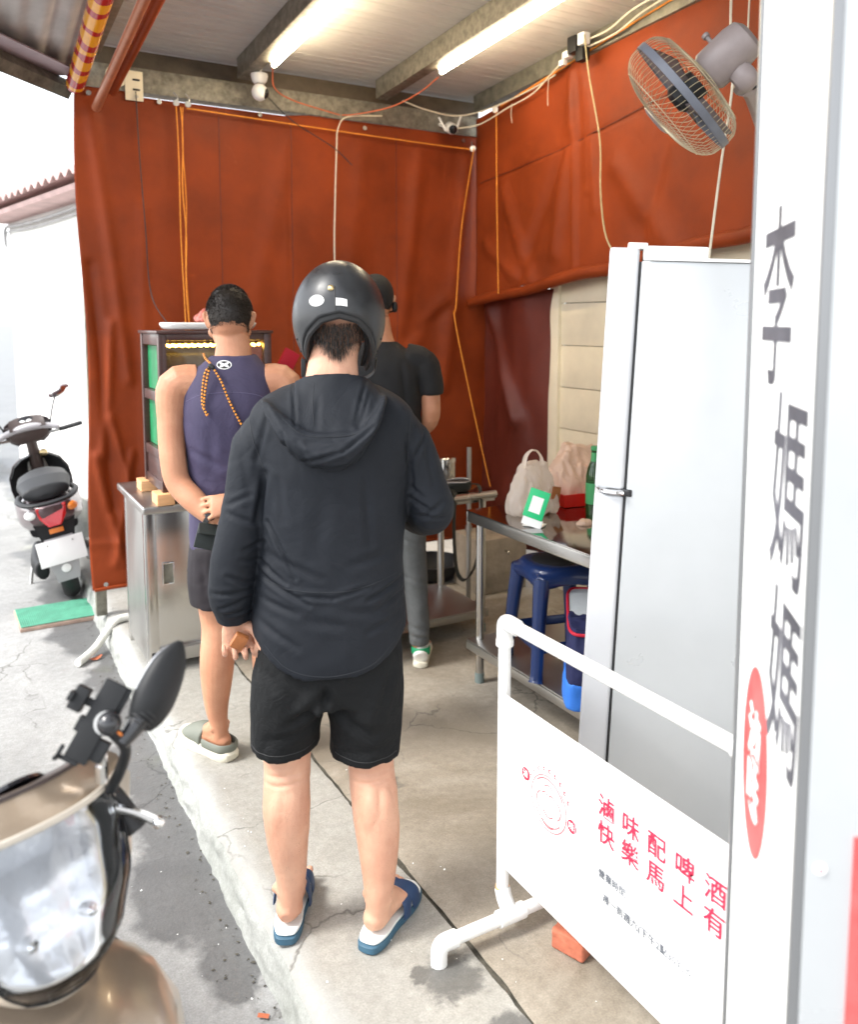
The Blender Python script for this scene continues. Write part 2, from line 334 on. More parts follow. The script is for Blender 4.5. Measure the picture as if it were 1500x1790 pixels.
# ================================================================== ground
def ground_mat(name, base, dark, edgeX=None, wetX=None, moss=False, crack=True, patches=()):
    m = bpy.data.materials.new(name); m.use_nodes = True; nt = m.node_tree; N = nt.nodes; Lk = nt.links; b = N['Principled BSDF']
    tc = N.new('ShaderNodeTexCoord')
    def noise(sc, det=8, ro=.6, dist=0):
        n = N.new('ShaderNodeTexNoise'); n.inputs['Scale'].default_value = sc; n.inputs['Detail'].default_value = det; n.inputs['Roughness'].default_value = ro; n.inputs['Distortion'].default_value = dist; Lk.new(tc.outputs['Object'], n.inputs['Vector']); return n.outputs[0]
    def ramp(inp, p0, p1, c0=(0, 0, 0, 1), c1=(1, 1, 1, 1)):
        r = N.new('ShaderNodeValToRGB'); r.color_ramp.elements[0].position = p0; r.color_ramp.elements[1].position = p1; r.color_ramp.elements[0].color = c0; r.color_ramp.elements[1].color = c1; Lk.new(inp, r.inputs[0]); return r.outputs[0]
    def mix(f, a, c, t='MIX'):
        x = N.new('ShaderNodeMix'); x.data_type = 'RGBA'; x.blend_type = t
        for s, v in ((0, f), (6, a), (7, c)):
            if isinstance(v, (int, float)): x.inputs[s].default_value = v
            elif isinstance(v, tuple): x.inputs[s].default_value = v
            else: Lk.new(v, x.inputs[s])
        return x.outputs[2]
    def math_(op, a, c=0.0):
        x = N.new('ShaderNodeMath'); x.operation = op
        for s, v in ((0, a), (1, c)):
            if isinstance(v, (int, float)): x.inputs[s].default_value = v
            else: Lk.new(v, x.inputs[s])
        return x.outputs[0]
    c = ramp(noise(1.6, 9, .68, .4), .34, .66, (*dark, 1), (*base, 1))
    c = mix(.55, c, ramp(noise(38, 6, .7), .25, .75, (.62, .60, .57, 1), (1.25, 1.25, 1.24, 1)), 'MULTIPLY')
    c = mix(.30, c, ramp(noise(190, 3), .35, .7, (.5, .5, .5, 1), (1.3, 1.3, 1.3, 1)), 'MULTIPLY')
    c = mix(ramp(noise(1.1, 5, .5, .8), .56, .70), c, (*[d * .8 for d in dark], 1))
    sp = N.new('ShaderNodeSeparateXYZ'); Lk.new(tc.outputs['Object'], sp.inputs[0]); X, Y = sp.outputs[0], sp.outputs[1]
    rough = .8
    if edgeX is not None:
        ek = ramp(math_('ADD', math_('SUBTRACT', X, edgeX), math_('MULTIPLY', math_('SUBTRACT', noise(7, 5), .5), .09)), .0, .05, (1, 1, 1, 1), (0, 0, 0, 1)); c = mix(math_('MULTIPLY', ek, .55), c, (.38, .385, .37, 1))
    if crack:
        vo = N.new('ShaderNodeTexVoronoi'); vo.feature = 'DISTANCE_TO_EDGE'; vo.inputs['Scale'].default_value = 2.6
        wv = N.new('ShaderNodeVectorMath'); wv.operation = 'ADD'; nn = N.new('ShaderNodeTexNoise'); nn.inputs['Scale'].default_value = 5; nn.inputs['Detail'].default_value = 5; Lk.new(tc.outputs['Object'], nn.inputs['Vector'])
        sc = N.new('ShaderNodeVectorMath'); sc.operation = 'SCALE'; sc.inputs[3].default_value = .22; Lk.new(nn.outputs['Color'], sc.inputs[0]); Lk.new(tc.outputs['Object'], wv.inputs[0]); Lk.new(sc.outputs[0], wv.inputs[1]); Lk.new(wv.outputs[0], vo.inputs['Vector'])
        ck = math_('MULTIPLY', ramp(vo.outputs['Distance'], .0, .012, (1, 1, 1, 1), (0, 0, 0, 1)), ramp(noise(1.7), .50, .58))
        c = mix(math_('MULTIPLY', ck, .75), c, (.07, .065, .055, 1))
    wet = None
    for (px, py, rx, ry, ns) in patches:
        dx = math_('DIVIDE', math_('SUBTRACT', X, px), rx); dy = math_('DIVIDE', math_('SUBTRACT', Y, py), ry)
        d = math_('ADD', math_('MULTIPLY', dx, dx), math_('MULTIPLY', dy, dy)); d = math_('ADD', d, math_('MULTIPLY', math_('SUBTRACT', noise(ns, 7, .7), .5), 5.0))
        k = ramp(d, .35, 1.05, (1, 1, 1, 1), (0, 0, 0, 1)); wet = k if wet is None else math_('MAXIMUM', wet, k)
    if wetX is not None:
        d = math_('ADD', math_('SUBTRACT', wetX, X), math_('MULTIPLY', math_('SUBTRACT', noise(2.6, 6, .6), .5), .80)); k = ramp(d, .17, .25, (1, 1, 1, 1), (0, 0, 0, 1))
        yk = math_('ADD', Y, math_('MULTIPLY', math_('SUBTRACT', noise(5, 4), .5), .8)); yr = ramp(math_('SUBTRACT', yk, 1.9), .0, .06)
        k = math_('MULTIPLY', k, yr); wet = k if wet is None else math_('MAXIMUM', wet, k)
    if moss:
        mk = math_('MULTIPLY', ramp(math_('SUBTRACT', .66, X), .10, .34, (1, 1, 1, 1), (0, 0, 0, 1)), ramp(noise(3.1, 4), .56, .70)); c = mix(math_('MULTIPLY', mk, .55), c, (.16, .19, .05, 1))
    if wet is not None:
        c = mix(math_('MULTIPLY', wet, .66), c, (.040, .041, .043, 1)); rr = N.new('ShaderNodeMapRange'); Lk.new(wet, rr.inputs[0]); rr.inputs[3].default_value = .8; rr.inputs[4].default_value = .42; Lk.new(rr.outputs[0], b.inputs['Roughness'])
    else: b.inputs['Roughness'].default_value = rough
    Lk.new(c, b.inputs['Base Color'])
    bp = N.new('ShaderNodeBump'); bp.inputs['Strength'].default_value = .35; bp.inputs['Distance'].default_value = .006; Lk.new(math_('ADD', noise(70, 6, .7), math_('MULTIPLY', noise(9, 5), .8)), bp.inputs['Height']); Lk.new(bp.outputs[0], b.inputs['Normal'])
    return m
m_road = ground_mat('road_mat', (.36, .36, .352), (.255, .255, .25), wetX=.63, moss=True, crack=True)
m_strip = ground_mat('strip_mat', (.37, .36, .33), (.26, .247, .215), edgeX=.685, patches=((1.0, 1.62, .10, .09, 9), (.93, 1.66, .05, .03, 20), (1.03, 1.42, .09, .05, 8)))
m_floor = ground_mat('floor_mat', (.40, .36, .30), (.215, .18, .135), patches=((1.22, 2.50, .07, .10, 12),))
m_kerb = ground_mat('kerb_mat', (.38, .385, .37), (.25, .26, .235), crack=False)

road = obj('road', grid(60, 60, lambda u, v: np.stack([(u - .5) * 1600 * np.abs(u - .5) * 2, (v - .5) * 1600 * np.abs(v - .5) * 2 + 5, np.full_like(u, -.12)], 1)), m_road, kind='structure')
KX = .645
def edge_n(y, s=0.): return .008 * fbm(np.stack([y * 6 + s, y * 0 + s, y * 0], 1), 3) + .006 * fbm(np.stack([y * 25 + s, y * 0, y * 0], 1), 2)
def strip_fn(u, v):
    y = -3 + v * 9.2; x0 = KX + edge_n(y); x1 = 1.071 + edge_n(y, 5.) * .8
    z = -.012 * np.exp(-((u - 0) / .06) ** 2) + .0015 * fbm(np.stack([u * 6, y * 8, y * 0], 1), 2)
    return np.stack([x0 + (x1 - x0) * u, y, z], 1)
strip = obj('pavement', grid(40, 460, strip_fn), m_strip, kind='structure')
def kerb_fn(u, v):   # the worn outer face of the slab, down to the road
    y = -3 + v * 9.2; base = KX + edge_n(y)
    bul = .012 * fbm(np.stack([u * 3, y * 9, y * 0 + 3], 1), 3) * np.sin(np.pi * np.clip(u, 0, 1)) - .024 * u
    z = -.012 - u * .125; return np.stack([base + bul + .012 * (1 - np.clip(u / .12, 0, 1)), y, z], 1)
obj('kerb', grid(14, 700, kerb_fn), m_kerb, strip)
def floor_fn(u, v):
    y = -3 + v * 9.2; x0 = 1.083 + edge_n(y, 9.) * .8; x1 = 6 + 0 * y
    return np.stack([x0 + (x1 - x0) * u ** 1.6, y, .0012 * fbm(np.stack([u * 30, y * 7, y * 0], 1), 2)], 1)
obj('floor', grid(60, 300, floor_fn), m_floor, kind='structure')
def gap_fn(u, v):
    y = -3 + v * 9.2; return np.stack([1.03 + u * .10, y, np.full_like(u, -.007) + .006 * fbm(np.stack([u * 5, y * 30, y * 0], 1), 2)], 1)
obj('floor_joint', grid(5, 500, gap_fn), MT['dirt'], kind='structure')
# leaf litter and grit along the joint and the kerb
def litter(n, fx, name, m, s0, s1, z):
    Vs, Fs = [], []
    for i in range(n):
        x, y = fx(); s = random.uniform(s0, s1); a = random.random() * 6.28; k = len(Vs)
        for q in range(5):
            t = a + q * 1.2566; Vs.append((x + s * math.cos(t) * random.uniform(.5, 1), y + s * math.sin(t) * random.uniform(.4, 1), z + random.random() * .004))
        Vs.append((x, y, z + s * .35)); Fs += [(k + q, k + (q + 1) % 5, k + 5) for q in range(5)]
    return obj(name, (np.array(Vs), Fs), m, kind='stuff')
tag(litter(260, lambda: (random.gauss(.60, .035), random.uniform(1.3, 4.8)), 'grit', MT['dirt'], .002, .007, -.119), 'dark grit and leaf crumbs along the foot of the kerb', 'grit')
tag(litter(90, lambda: (random.uniform(.1, 1.25), random.uniform(1.2, 3.2)), 'chips', MT['paper'], .0015, .004, .002), 'tiny pale specks scattered over the paving', 'specks')

# ================================================================== canopy roof
def rz_(y): return 3.045 - .05 * (y - 4.7)
roof = thing('canopy_roof', 'white ribbed sheet canopy roof on galvanised steel beams above the stall', 'roof', (0, 0, 0))
pm = None; NP = 58  # panels run on unseen past the camera, added to cut front light
for i in range(NP):
    y0 = 4.78 - i * .125; y1 = y0 - .122; x0, x1 = .60, 3.35
    pr = [(y0, .0), (y0 - .004, .006), (y0 - .055, .006), (y0 - .06, .002), (y0 - .066, .006), (y1 + .004, .006), (y1, .0), (y1, .03), (y0, .03)]
    rings = [[(x, yy, rz_(yy) - zz + .006 if zz < .02 else rz_(yy) + zz) for yy, zz in pr] for x in (x0, x1)]
    obj('roof_panel', loft(rings), MT['roof_white'], roof, smooth=False)
def ibeam(xc, ya, yb, wd=.075, ht=.11):
    za, zb = rz_(ya) - .003, rz_(yb) - .003
    ang = math.atan2(zb - za, yb - ya); L = math.hypot(yb - ya, zb - za)
    return bxm((wd, L, ht), (xc, (ya + yb) / 2, (za + zb) / 2 - ht / 2), .004, (ang, 0, 0))
for xc in (1.455, 2.30): obj('beam', ibeam(xc, 4.62, -2.4), MT['galv'], roof)
obj('beam', ibeam(2.99, 4.62, -2.4, .06, .10), MT['galv_dark'], roof)
obj('beam', ibeam(.66, 4.62, -2.4, .07, .12), MT['galv_dark'], roof)
box('back_beam', (2.46, .09, .125), (1.83, 4.70, 2.865), MT['galv'], roof, .006)
box('fascia', (2.46, .05, .10), (1.83, 4.735, 2.98), MT['roof_edge'], roof, .003)
box('gusset_plate', (.09, .008, .15), (.875, 4.645, 2.83), MT['wall_cream'], roof, .002)
for zz in (2.86, 2.81): box('bolt_slot', (.036, .004, .010), (.885, 4.6395, zz), MT['rubber'], roof, .003)
obj('gusset_plate', cyl((.79, 4.652, 2.87), (.79, 4.645, 2.87), .055, 20), MT['wall_cream'], roof)
obj('bolt', cyl((.885, 4.642, 2.775), (.885, 4.636, 2.775), .008, 8), MT['steel_dull'], roof)
for yy in (4.66, 2.2): pass
# posts that carry the canopy
for (x, y) in ((3.02, 4.72), (.63, 4.76)): box('post', (.055, .055, 2.92), (x, y, 1.46), MT['galv_dark'], roof, .004)

# street-side awning beyond the roof edge
aw = thing('street_awning', 'grey metal street awning with a mauve lower sheet and edge beam', 'awning')
pts = [(.60, 4.80, 2.86), (-.30, 3.60, 2.80), (-.30, 2.2, 3.02), (.60, 2.2, 3.10)]
def aw_fn(u, v):
    a, b, c, d = [np.array(p) for p in pts]; u = u[:, None]; v = v[:, None]
    P = (a * (1 - u) + b * u) * (1 - v) + (d * (1 - u) + c * u) * v; P[:, 2] += .006 * np.sin(P[:, 0] * 60); return P
awv = grid(60, 12, aw_fn); obj('sheet', ([*awv[0], *(awv[0] + [0, 0, .02])], awv[1] + [tuple(i + len(awv[0]) for i in f) for f in awv[1]]), MT['roof_grey'], aw)
d_ = np.array([-.90, -1.20, -.06]); d_ /= np.linalg.norm(d_); a_ = np.array([.57, 4.77, 2.80])
obj('edge_beam', tube([a_, a_ + d_ * 1.6], [(.05, .03)] * 2, 4, ref=(0, 0, 1), e=2), MT['galv_dark'], aw)
nrm = np.array([.8, -.6, 0])
obj('trim_sheet', loft([[a_ + d_ * t + nrm * s + np.array([0, 0, z]) for s, z in ((.0, .05), (.16, .04), (.16, .046), (0, .056))] for t in (.08, 1.6)]), MT['eave_mauve'], aw, smooth=False)

# rolled striped tarp and painted pole slung under the roof's street edge
def stripes():
    m = bpy.data.materials.new('stripe_tarp'); m.use_nodes = True; N = m.node_tree.nodes; Lk = m.node_tree.links; b = N['Principled BSDF']; b.inputs['Roughness'].default_value = .22; b.inputs['Coat Weight'].default_value = .4
    tc = N.new('ShaderNodeTexCoord'); wv = N.new('ShaderNodeTexWave'); wv.bands_direction = 'Y'; wv.inputs['Scale'].default_value = 2.1; wv.inputs['Distortion'].default_value = 5.5; wv.inputs['Detail'].default_value = 2; wv.inputs['Detail Scale'].default_value = 2.5
    rp = N.new('ShaderNodeValToRGB'); rp.color_ramp.interpolation = 'CONSTANT'; rp.color_ramp.elements[0].color = (.42, .015, .02, 1); rp.color_ramp.elements[1].position = .5; rp.color_ramp.elements[1].color = (.85, .36, .02, 1)
    Lk.new(tc.outputs['Object'], wv.inputs['Vector']); Lk.new(wv.outputs[0], rp.inputs[0]); Lk.new(rp.outputs[0], b.inputs['Base Color']); return m
pole = obj('rolled_tarp', tube([(.586, 4.62, 2.79), (.578, 4.0, 2.855), (.57, 3.2, 2.95), (.56, 2.4, 3.04)], [.045, .046, .045, .045], 20), stripes())
tag(pole, 'rolled red and yellow striped tarp slung under the roof edge', 'tarp')
pp = thing('roller_pole', 'brown painted roller pole with rolled orange sheet under the roof', 'pole')
obj('pole', tube([(.678, 4.6, 2.685), (.69, 3.9, 2.78), (.705, 3.0, 2.90), (.715, 2.3, 2.99)], [.022] * 4, 16), MT['copper_paint'], pp)
obj('rolled_sheet', tube([(.735, 4.45, 2.745), (.75, 3.8, 2.825), (.765, 3.0, 2.92), (.775, 2.3, 3.0)], [(.03, .024)] * 4, 14), MT['tarp'], pp)

# ================================================================== tarpaulin curtains
def curtain_sheet(fn, nx, ny, thick):
    Vv, F = grid(nx, ny, fn); n = len(Vv)
    me = bpy.data.meshes.new('c'); me.from_pydata(Vv.tolist(), [], F); me.update(); _, no = get_co(me); bpy.data.meshes.remove(me)
    W = Vv - no * thick; F2 = F + [tuple(reversed([i + n for i in f])) for f in F]
    rim = [i for i in range(nx)] + [nx * (j + 1) - 1 for j in range(1, ny)] + [nx * ny - 1 - i for i in range(1, nx)] + [nx * (ny - 1 - j) for j in range(1, ny - 1)]
    F2 += [(rim[k], rim[k - 1], rim[k - 1] + n, rim[k] + n) for k in range(len(rim))]
    return np.vstack([Vv, W]), F2
def ridge(x, z, x0, z0, x1, z1, wd, dp):
    d = np.array([x1 - x0, z1 - z0]); t = np.clip(((x - x0) * d[0] + (z - z0) * d[1]) / (d @ d), 0, 1)
    return dp * np.exp(-(((x - x0 - t * d[0]) ** 2 + (z - z0 - t * d[1]) ** 2) / wd ** 2))
def back_fn(u, v):
    x = .585 + u * 2.53; z = 2.80 - .020 * np.clip((1.85 - x) / .15, 0, 1) * (x > .86) * (1 - v) - v * 2.635
    x = x + .04 * v * (1 - u) ** 3 * 0
    f = .020 * np.sin(x * 7.3 + .8 * np.sin(z * 1.3)) * (.35 + .65 * v) + .010 * np.sin(x * 17 + 2.1 + z) * v
    f += .028 * fbm(np.stack([x * 1.7, z * .7, x * 0], 1), 3) + .006 * fbm(np.stack([x * 9, z * 3, x * 0 + 4], 1), 2)
    for r in ((.66, 2.7, .80, 1.3, .030, .040), (.63, 1.9, .70, .6, .025, -.035), (.72, 1.6, .66, .9, .025, .035), (.70, 1.1, .83, .5, .02, .03), (.62, .9, .74, .3, .02, .03), (.80, .9, .70, .3, .02, .03),
              (.90, 2.2, .86, .4, .03, .022), (1.75, 2.75, 1.5, 1.7, .06, .03), (1.72, 2.6, 1.73, .6, .012, -.010), (2.75, 1.75, 2.35, 1.25, .05, .035), (2.8, 1.7, 2.5, 1.5, .04, -.03), (2.95, 2.7, 2.75, 1.2, .06, .05), (2.6, 2.75, 2.45, 1.6, .05, .03), (2.2, 2.7, 2.05, 1.5, .07, .025)):
        f += ridge(x, z, *r)
    f += .018 * np.exp(-((z - .42) / .015) ** 2) * np.exp(-((x - .75) / .2) ** 2)
    edge = np.exp(-(v / .04) ** 2); f = f * np.interp(x, [.58, .85, 1.1, 3.1], [.72, .55, .36, .5])
    x = x - .05 * np.exp(-(u / .03) ** 2) * np.sin(v * 9) * .3
    return np.stack([x, 4.66 - f * (1 - edge), z], 1)
bc = thing('back_curtain', 'tall orange tarpaulin curtain hanging across the back of the stall', 'curtain')
obj('sheet', curtain_sheet(back_fn, 190, 150, .0015), MT['tarp'], bc, smooth='all')
obj('hem', tube([(.585 + t * 2.47, 4.655, .172 + .004 * math.sin(t * 25)) for t in np.linspace(0, 1, 30)], .010, 10, 2), MT['tarp'], bc)
for xs in (1.32, 1.735, 2.42): obj('seam', tube([back_fn(np.array([(xs - .585) / 2.53]), np.array([t]))[0] - [0, .002, 0] for t in np.linspace(.02, .99, 40)], .0022, 6, 1), MT['tarp_shade_seam'], bc)
obj('header_rod', cyl((.6, 4.672, 2.770), (3.05, 4.672, 2.772), .008, 12), MT['steel_dull'], bc)
for i, x in enumerate((.65, 1.0, 1.55, 2.2, 2.9)): obj('eyelet', lathe([(.006, 0), (.013, 0), (.013, .004), (.006, .004)], 14, (0, -1, 0), (x, 4.645, 2.765)), MT['steel'], bc)
obj('eyelet', lathe([(.005, 0), (.012, 0), (.012, .004), (.005, .004)], 14, (0, -1, 0), (.64, 4.63, .205)), MT['steel'], bc)

def right_fn(u, v):        # side curtain, rolled up at its foot; runs from the back corner to the front
    y = 4.62 - u * 2.7; ztop = 2.90 + .115 * (4.62 - y); zbot = 1.76 + .112 * (4.62 - y); z = ztop + (zbot - ztop) * v
    f = .020 * fbm(np.stack([y * 2, z * 1.2, y * 0 + 8], 1), 3) + .004 * fbm(np.stack([y * 9, z * 8, y * 0 + 2], 1), 2)
    for r in ((3.62, 3.0, 3.80, 2.0, .05, .035), (3.55, 2.98, 3.45, 2.2, .03, .025), (3.7, 2.6, 4.15, 1.85, .05, -.03), (3.3, 2.4, 2.9, 1.95, .06, .035), (2.9, 2.7, 3.1, 2.0, .05, -.025), (4.3, 2.4, 4.0, 1.8, .05, .03), (4.5, 2.1, 4.1, 1.82, .04, .03), (3.65, 2.95, 3.62, 1.9, .02, .03), (3.58, 2.95, 3.52, 2.3, .018, .02)):
        f += ridge(y, z, *r)
    f = f * .6 - .006 * np.exp(-((v - .38) / .008) ** 2)
    f += .05 * np.exp(-((v - 1) / .12) ** 2) * 0
    return np.stack([2.985 - f, y, z], 1)
rc = thing('side_curtain', 'orange tarpaulin side curtain rolled up along its foot above the cream wall', 'curtain')
obj('sheet', curtain_sheet(right_fn, 150, 80, .0015), MT['tarp'], rc, smooth='all')
obj('bottom_roll', tube([(2.965 + .012 * math.sin(i * 1.3), 4.64 - i * .274, 1.735 + .112 * i * .274 + .01 * math.sin(i * 2.1)) for i in range(11)], [(.030, .036), (.036, .03), (.030, .036), (.034, .032), (.036, .034), (.034, .03), (.036, .036), (.034, .032), (.036, .03), (.034, .036), (.03, .03)], 14, 4), MT['tarp'], rc)
obj('seam', tube([(right_fn(np.array([t]), np.array([.36 + .02 * math.sin(t * 5)]))[0] - [.003, 0, 0]) for t in np.linspace(.02, .98, 30)], .0028, 6, 2), MT['tarp_shade_seam'], rc)

def low_fn(u, v):          # lower side curtain behind the prep table; its darker colour carries the shade
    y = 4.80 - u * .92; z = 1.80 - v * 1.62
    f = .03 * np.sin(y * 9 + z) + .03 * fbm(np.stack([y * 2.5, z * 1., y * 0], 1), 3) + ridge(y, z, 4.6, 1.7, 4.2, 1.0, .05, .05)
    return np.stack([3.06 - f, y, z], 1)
lc = obj('lower_curtain', curtain_sheet(low_fn, 50, 60, .0015), MT['tarp_shade_seam'], smooth='all'); tag(lc, 'lower curtain hanging beside the cream wall, its shade put into a maroon colour', 'curtain')

# ropes
def rope(pts, r, m, label, name='rope', cat='rope', group=None, sub=6):
    return tag(obj(name, tube(pts, r, 8, sub), m), label, cat, group)
def sagw(n, a, b, amp, fr, ax=0): return [tuple(np.array(a) * (1 - t) + np.array(b) * t + np.array([amp * math.sin(fr * t * 6.28), amp * .4 * math.cos(fr * t * 5), 0])) for t in np.linspace(0, 1, n)]
rope(sagw(14, (1.078, 4.60, 2.74), (1.10, 4.60, .95), .003, 2.0), .0033, MT['rope'], 'straight orange rope hanging down the back curtain from a small pulley')
rb = thing('looped_rope', 'doubled loose orange rope hanging beside the straight one on the back curtain', 'rope')
obj('strand', tube(sagw(16, (1.10, 4.595, 2.74), (1.115, 4.595, .95), .006, 3.3), .0033, 8, 4), MT['rope'], rb)
obj('strand', tube(sagw(16, (1.112, 4.60, 2.74), (1.108, 4.60, .95), -.006, 2.7), .0033, 8, 4), MT['rope'], rb)
pl = thing('pulley', 'pair of small metal pulleys at the top of the back curtain ropes', 'pulley', (1.09, 4.60, 2.74))
for dx in (-.012, .05):
    obj('sheave', lathe([(.004, -.006), (.016, -.006), (.012, 0), (.016, .006), (.004, .006)], 14, (0, 1, .2), (dx, 0, .02)), MT['steel_dull'], pl)
    obj('hook', tube([(dx, 0, .02), (dx + .008, 0, .05), (dx - .01, 0.01, .075)], .004, 6, 3), MT['steel_dull'], pl)
rope([(1.14, 4.625, 2.745), (1.9, 4.62, 2.725), (2.6, 4.61, 2.71), (2.93, 4.60, 2.705)], .0038, MT['rope'], 'orange rope running sideways along the top of the back curtain')
rope([(2.92, 4.55, 2.70), (2.80, 4.50, 2.2), (2.70, 4.40, 1.72), (2.66, 4.35, 1.62), (2.70, 4.25, 1.2), (2.76, 4.1, .62)], .0032, MT['rope'], 'orange rope slanting down from the back corner to behind the table')
rope([(2.94, 4.33, 2.88), (2.93, 4.3, 2.3), (2.925, 4.27, 1.78)], .0033, MT['rope'], 'orange rope hanging straight down the side curtain')
rope([(2.95, 4.3, 2.91), (2.95, 3.7, 2.985), (2.95, 3.0, 3.075), (2.95, 2.3, 3.14)], .0048, MT['rope'], 'orange rope stretched along the top edge of the side curtain')
for p, l in (((2.925, 4.57, 2.705), 'white plastic pulley in the corner of the back curtain'), ((2.945, 4.35, 2.90), 'small grey pulley at the top of the side curtain')):
    q = thing('corner_pulley', l, 'pulley', p); obj('wheel', lathe([(.004, -.008), (.018, -.008), (.014, 0), (.018, .008), (.004, .008)], 16, (.6, 1, 0)), MT['pvc'], q); obj('bracket', tube([(0, 0, 0), (.0, .01, .03), (.01, .03, .045)], .005, 6, 3), MT['steel_dull'], q)

# ================================================================== cream boarded wall
wl_ = thing('side_wall', 'cream painted board wall behind the prep table and refrigerator', 'wall')
zz = [0, .245, .49, .735, .98, 1.225, 1.47, 1.715, 1.96, 2.205]
for i in range(len(zz) - 1):
    box('board', (.03, 4.85, zz[i + 1] - zz[i] - .004), (3.115, 1.455, (zz[i] + zz[i + 1]) / 2), MT['wall_cream'], wl_, .002)
box('corner_post', (.045, .085, 2.2), (3.10, 3.905 + .01, 1.1), MT['wall_cream'], wl_, .004)
box('backing', (.03, 4.9, 3.2), (3.17, 1.45, 1.6), MT['roof_edge'], wl_, 0)

# concrete plinth under the curtain
pb = box('concrete_block', (.34, .30, .33), (2.78, 4.13, .165), MT['concrete_block'], None, .012); tag(pb, 'rough brown concrete block standing under the curtain in the back corner', 'block')
obj('tap_spout', tube([(2.79, 3.98, .25), (2.79, 3.95, .25), (2.79, 3.94, .235)], .007, 8, 3), MT['steel'], pb)
dp = thing('drain_pipe', 'thin vertical steel pipe beside the concrete block', 'pipe', (2.50, 3.93, 0)); obj('tube', cyl((0, 0, .0), (0, 0, .9), .014), MT['steel_dull'], dp); obj('collar', cyl((0, 0, .42), (0, 0, .45), .02), MT['steel_dull'], dp)
bs_ = obj('wash_basin', lathe([(.14, 0), (.20, .06), (.21, .11), (.20, .11), (.19, .065), (.13, .01)], 28), MT['black_plastic']); bs_.location = (2.55, 4.45, .0); tag(bs_, 'dark round basin on the floor under the back curtain', 'basin')
# ================================================================== neighbouring houses down the street
hs_ = thing('white_house', 'bright white plastered house with a pink corrugated eave down the street', 'house', (0, 0, 0))
A, B = np.array([1.0, 6.0]), np.array([.47, 8.5]); dd = (B - A) / np.linalg.norm(B - A); nn_ = np.array([-dd[1], dd[0]]); nn_ = nn_ if nn_[0] < 0 else -nn_
def hp(t, n, z): q = A + dd * t + nn_ * n; return (q[0], q[1], z)
Lh = np.linalg.norm(B - A)
obj('wall', loft([[hp(0, 0, -.12), hp(Lh, 0, -.12), hp(Lh, -3, -.12), hp(0, -3, -.12)], [hp(0, 0, 2.62), hp(Lh, 0, 2.62), hp(Lh, -3, 2.62), hp(0, -3, 2.62)]]), MT['house_white'], hs_, smooth=False)
def rf(u, v):
    t = -.2 + u * (Lh + .35); n = .30 - v * 3.2; z = 2.58 + v * .7 + .022 * np.sin(t * 2 * np.pi / .16)
    q = A[None] + dd[None] * t[:, None] + nn_[None] * n[:, None]; return np.stack([q[:, 0], q[:, 1], z], 1)
obj('roof', curtain_sheet(rf, 150, 8, .02), MT['roof_pink'], hs_)
obj('soffit', loft([[hp(t, .26, 2.52), hp(t, .0, 2.55), hp(t, 0, 2.49), hp(t, .24, 2.49)] for t in (-.1, Lh + .05)]), MT['roof_pink'], hs_, smooth=False)
for n_, z_, r_ in ((.04, 2.44, .014), (.03, 2.40, .008)):
    obj('conduit', tube([hp(t, n_, z_ + .006 * math.sin(t * 3)) for t in np.linspace(-.1, Lh - .05, 8)] + [hp(Lh - .02, n_, z_ - .15)], r_, 8, 3), MT['conduit'], hs_)
obj('plinth', loft([[hp(t, .03, -.12), hp(t, 0, -.12), hp(t, 0, .25), hp(t, .03, .25)] for t in (0, Lh)]), MT['kerb_mat'] if 'kerb_mat' in MT else m_kerb, hs_, smooth=False)

# ================================================================== lamps, cameras, wiring under the roof
def led(x, y0, y1, label):
    t = thing('tube_lamp', label, 'lamp', (x, (y0 + y1) / 2, 0)); L = y1 - y0
    z0 = rz_(y0) - .125 - .0; z1 = rz_(y1) - .125
    a = np.array([0, -L / 2, z0]); b = np.array([0, L / 2, z1]); k = (b - a) / np.linalg.norm(b - a)
    obj('tube', tube([a + k * .012, b - k * .012], .0135, 14), MT['led_warm'], t)
    obj('mount', tube([a + [-.012, 0, .017], b + [-.012, 0, .017]], [(.006, .014)] * 2, 4, ref=(0, 0, 1)), MT['white_plastic'], t)
    for q, r in ((a, k), (b, -k)): obj('end_cap', tube([q, q + r * .014], .0148, 14), MT['white_plastic'], t)
    return t
led(1.517, 3.10, 4.31, 'lit warm tube lamp along the beam above the white dome camera')
led(2.362, 2.82, 4.02, 'lit warm tube lamp along the beam nearer the side curtain')

c1 = thing('dome_camera', 'white pan dome camera hanging below a roof beam', 'camera', (1.50, 4.49, 2.845))
obj('base', lathe([(.0, .095), (.044, .095), (.046, .085), (.040, .06), (.03, .045), (0, .045)], 24), MT['white_plastic'], c1)
obj('head', ellipsoid((0, 0, .0), (.043, .043, .046)), MT['white_plastic'], c1)
obj('lens_window', ellipsoid((.020, -.012, -.006), (.028, .028, .030)), MT['lens_dark'], c1)
obj('bracket', cyl((0, 0, .09), (0, .0, .125), .012), MT['white_plastic'], c1)
c2 = thing('security_camera', 'small white security camera with two aerials in the back corner', 'camera', (2.73, 4.52, 2.80))
obj('body', lathe([(0, -.05), (.026, -.05), (.034, -.03), (.034, .035), (.022, .055), (0, .055)], 20, (.25, .9, .35)), MT['white_plastic'], c2)
obj('lens_window', lathe([(0, 0), (.027, 0), (.027, .008), (0, .012)], 20, (-.25, -.9, -.35), (-.012, -.046, -.018)), MT['lens_dark'], c2)
for sx, tp in ((1, (.075, .0, .085)), (-1, (-.085, .0, .055))): obj('aerial', tube([(sx * .036, 0, -.02), tp], [.009, .006], 8), MT['white_plastic'], c2)
obj('bracket', tube([(0, .04, .01), (0, .09, .03), (.0, .14, .05)], .010, 8), MT['white_plastic'], c2)
def cable(pts, r, m, label, sub=6): return tag(obj('cable', tube(pts, r, 8, sub), m), label, 'cable')
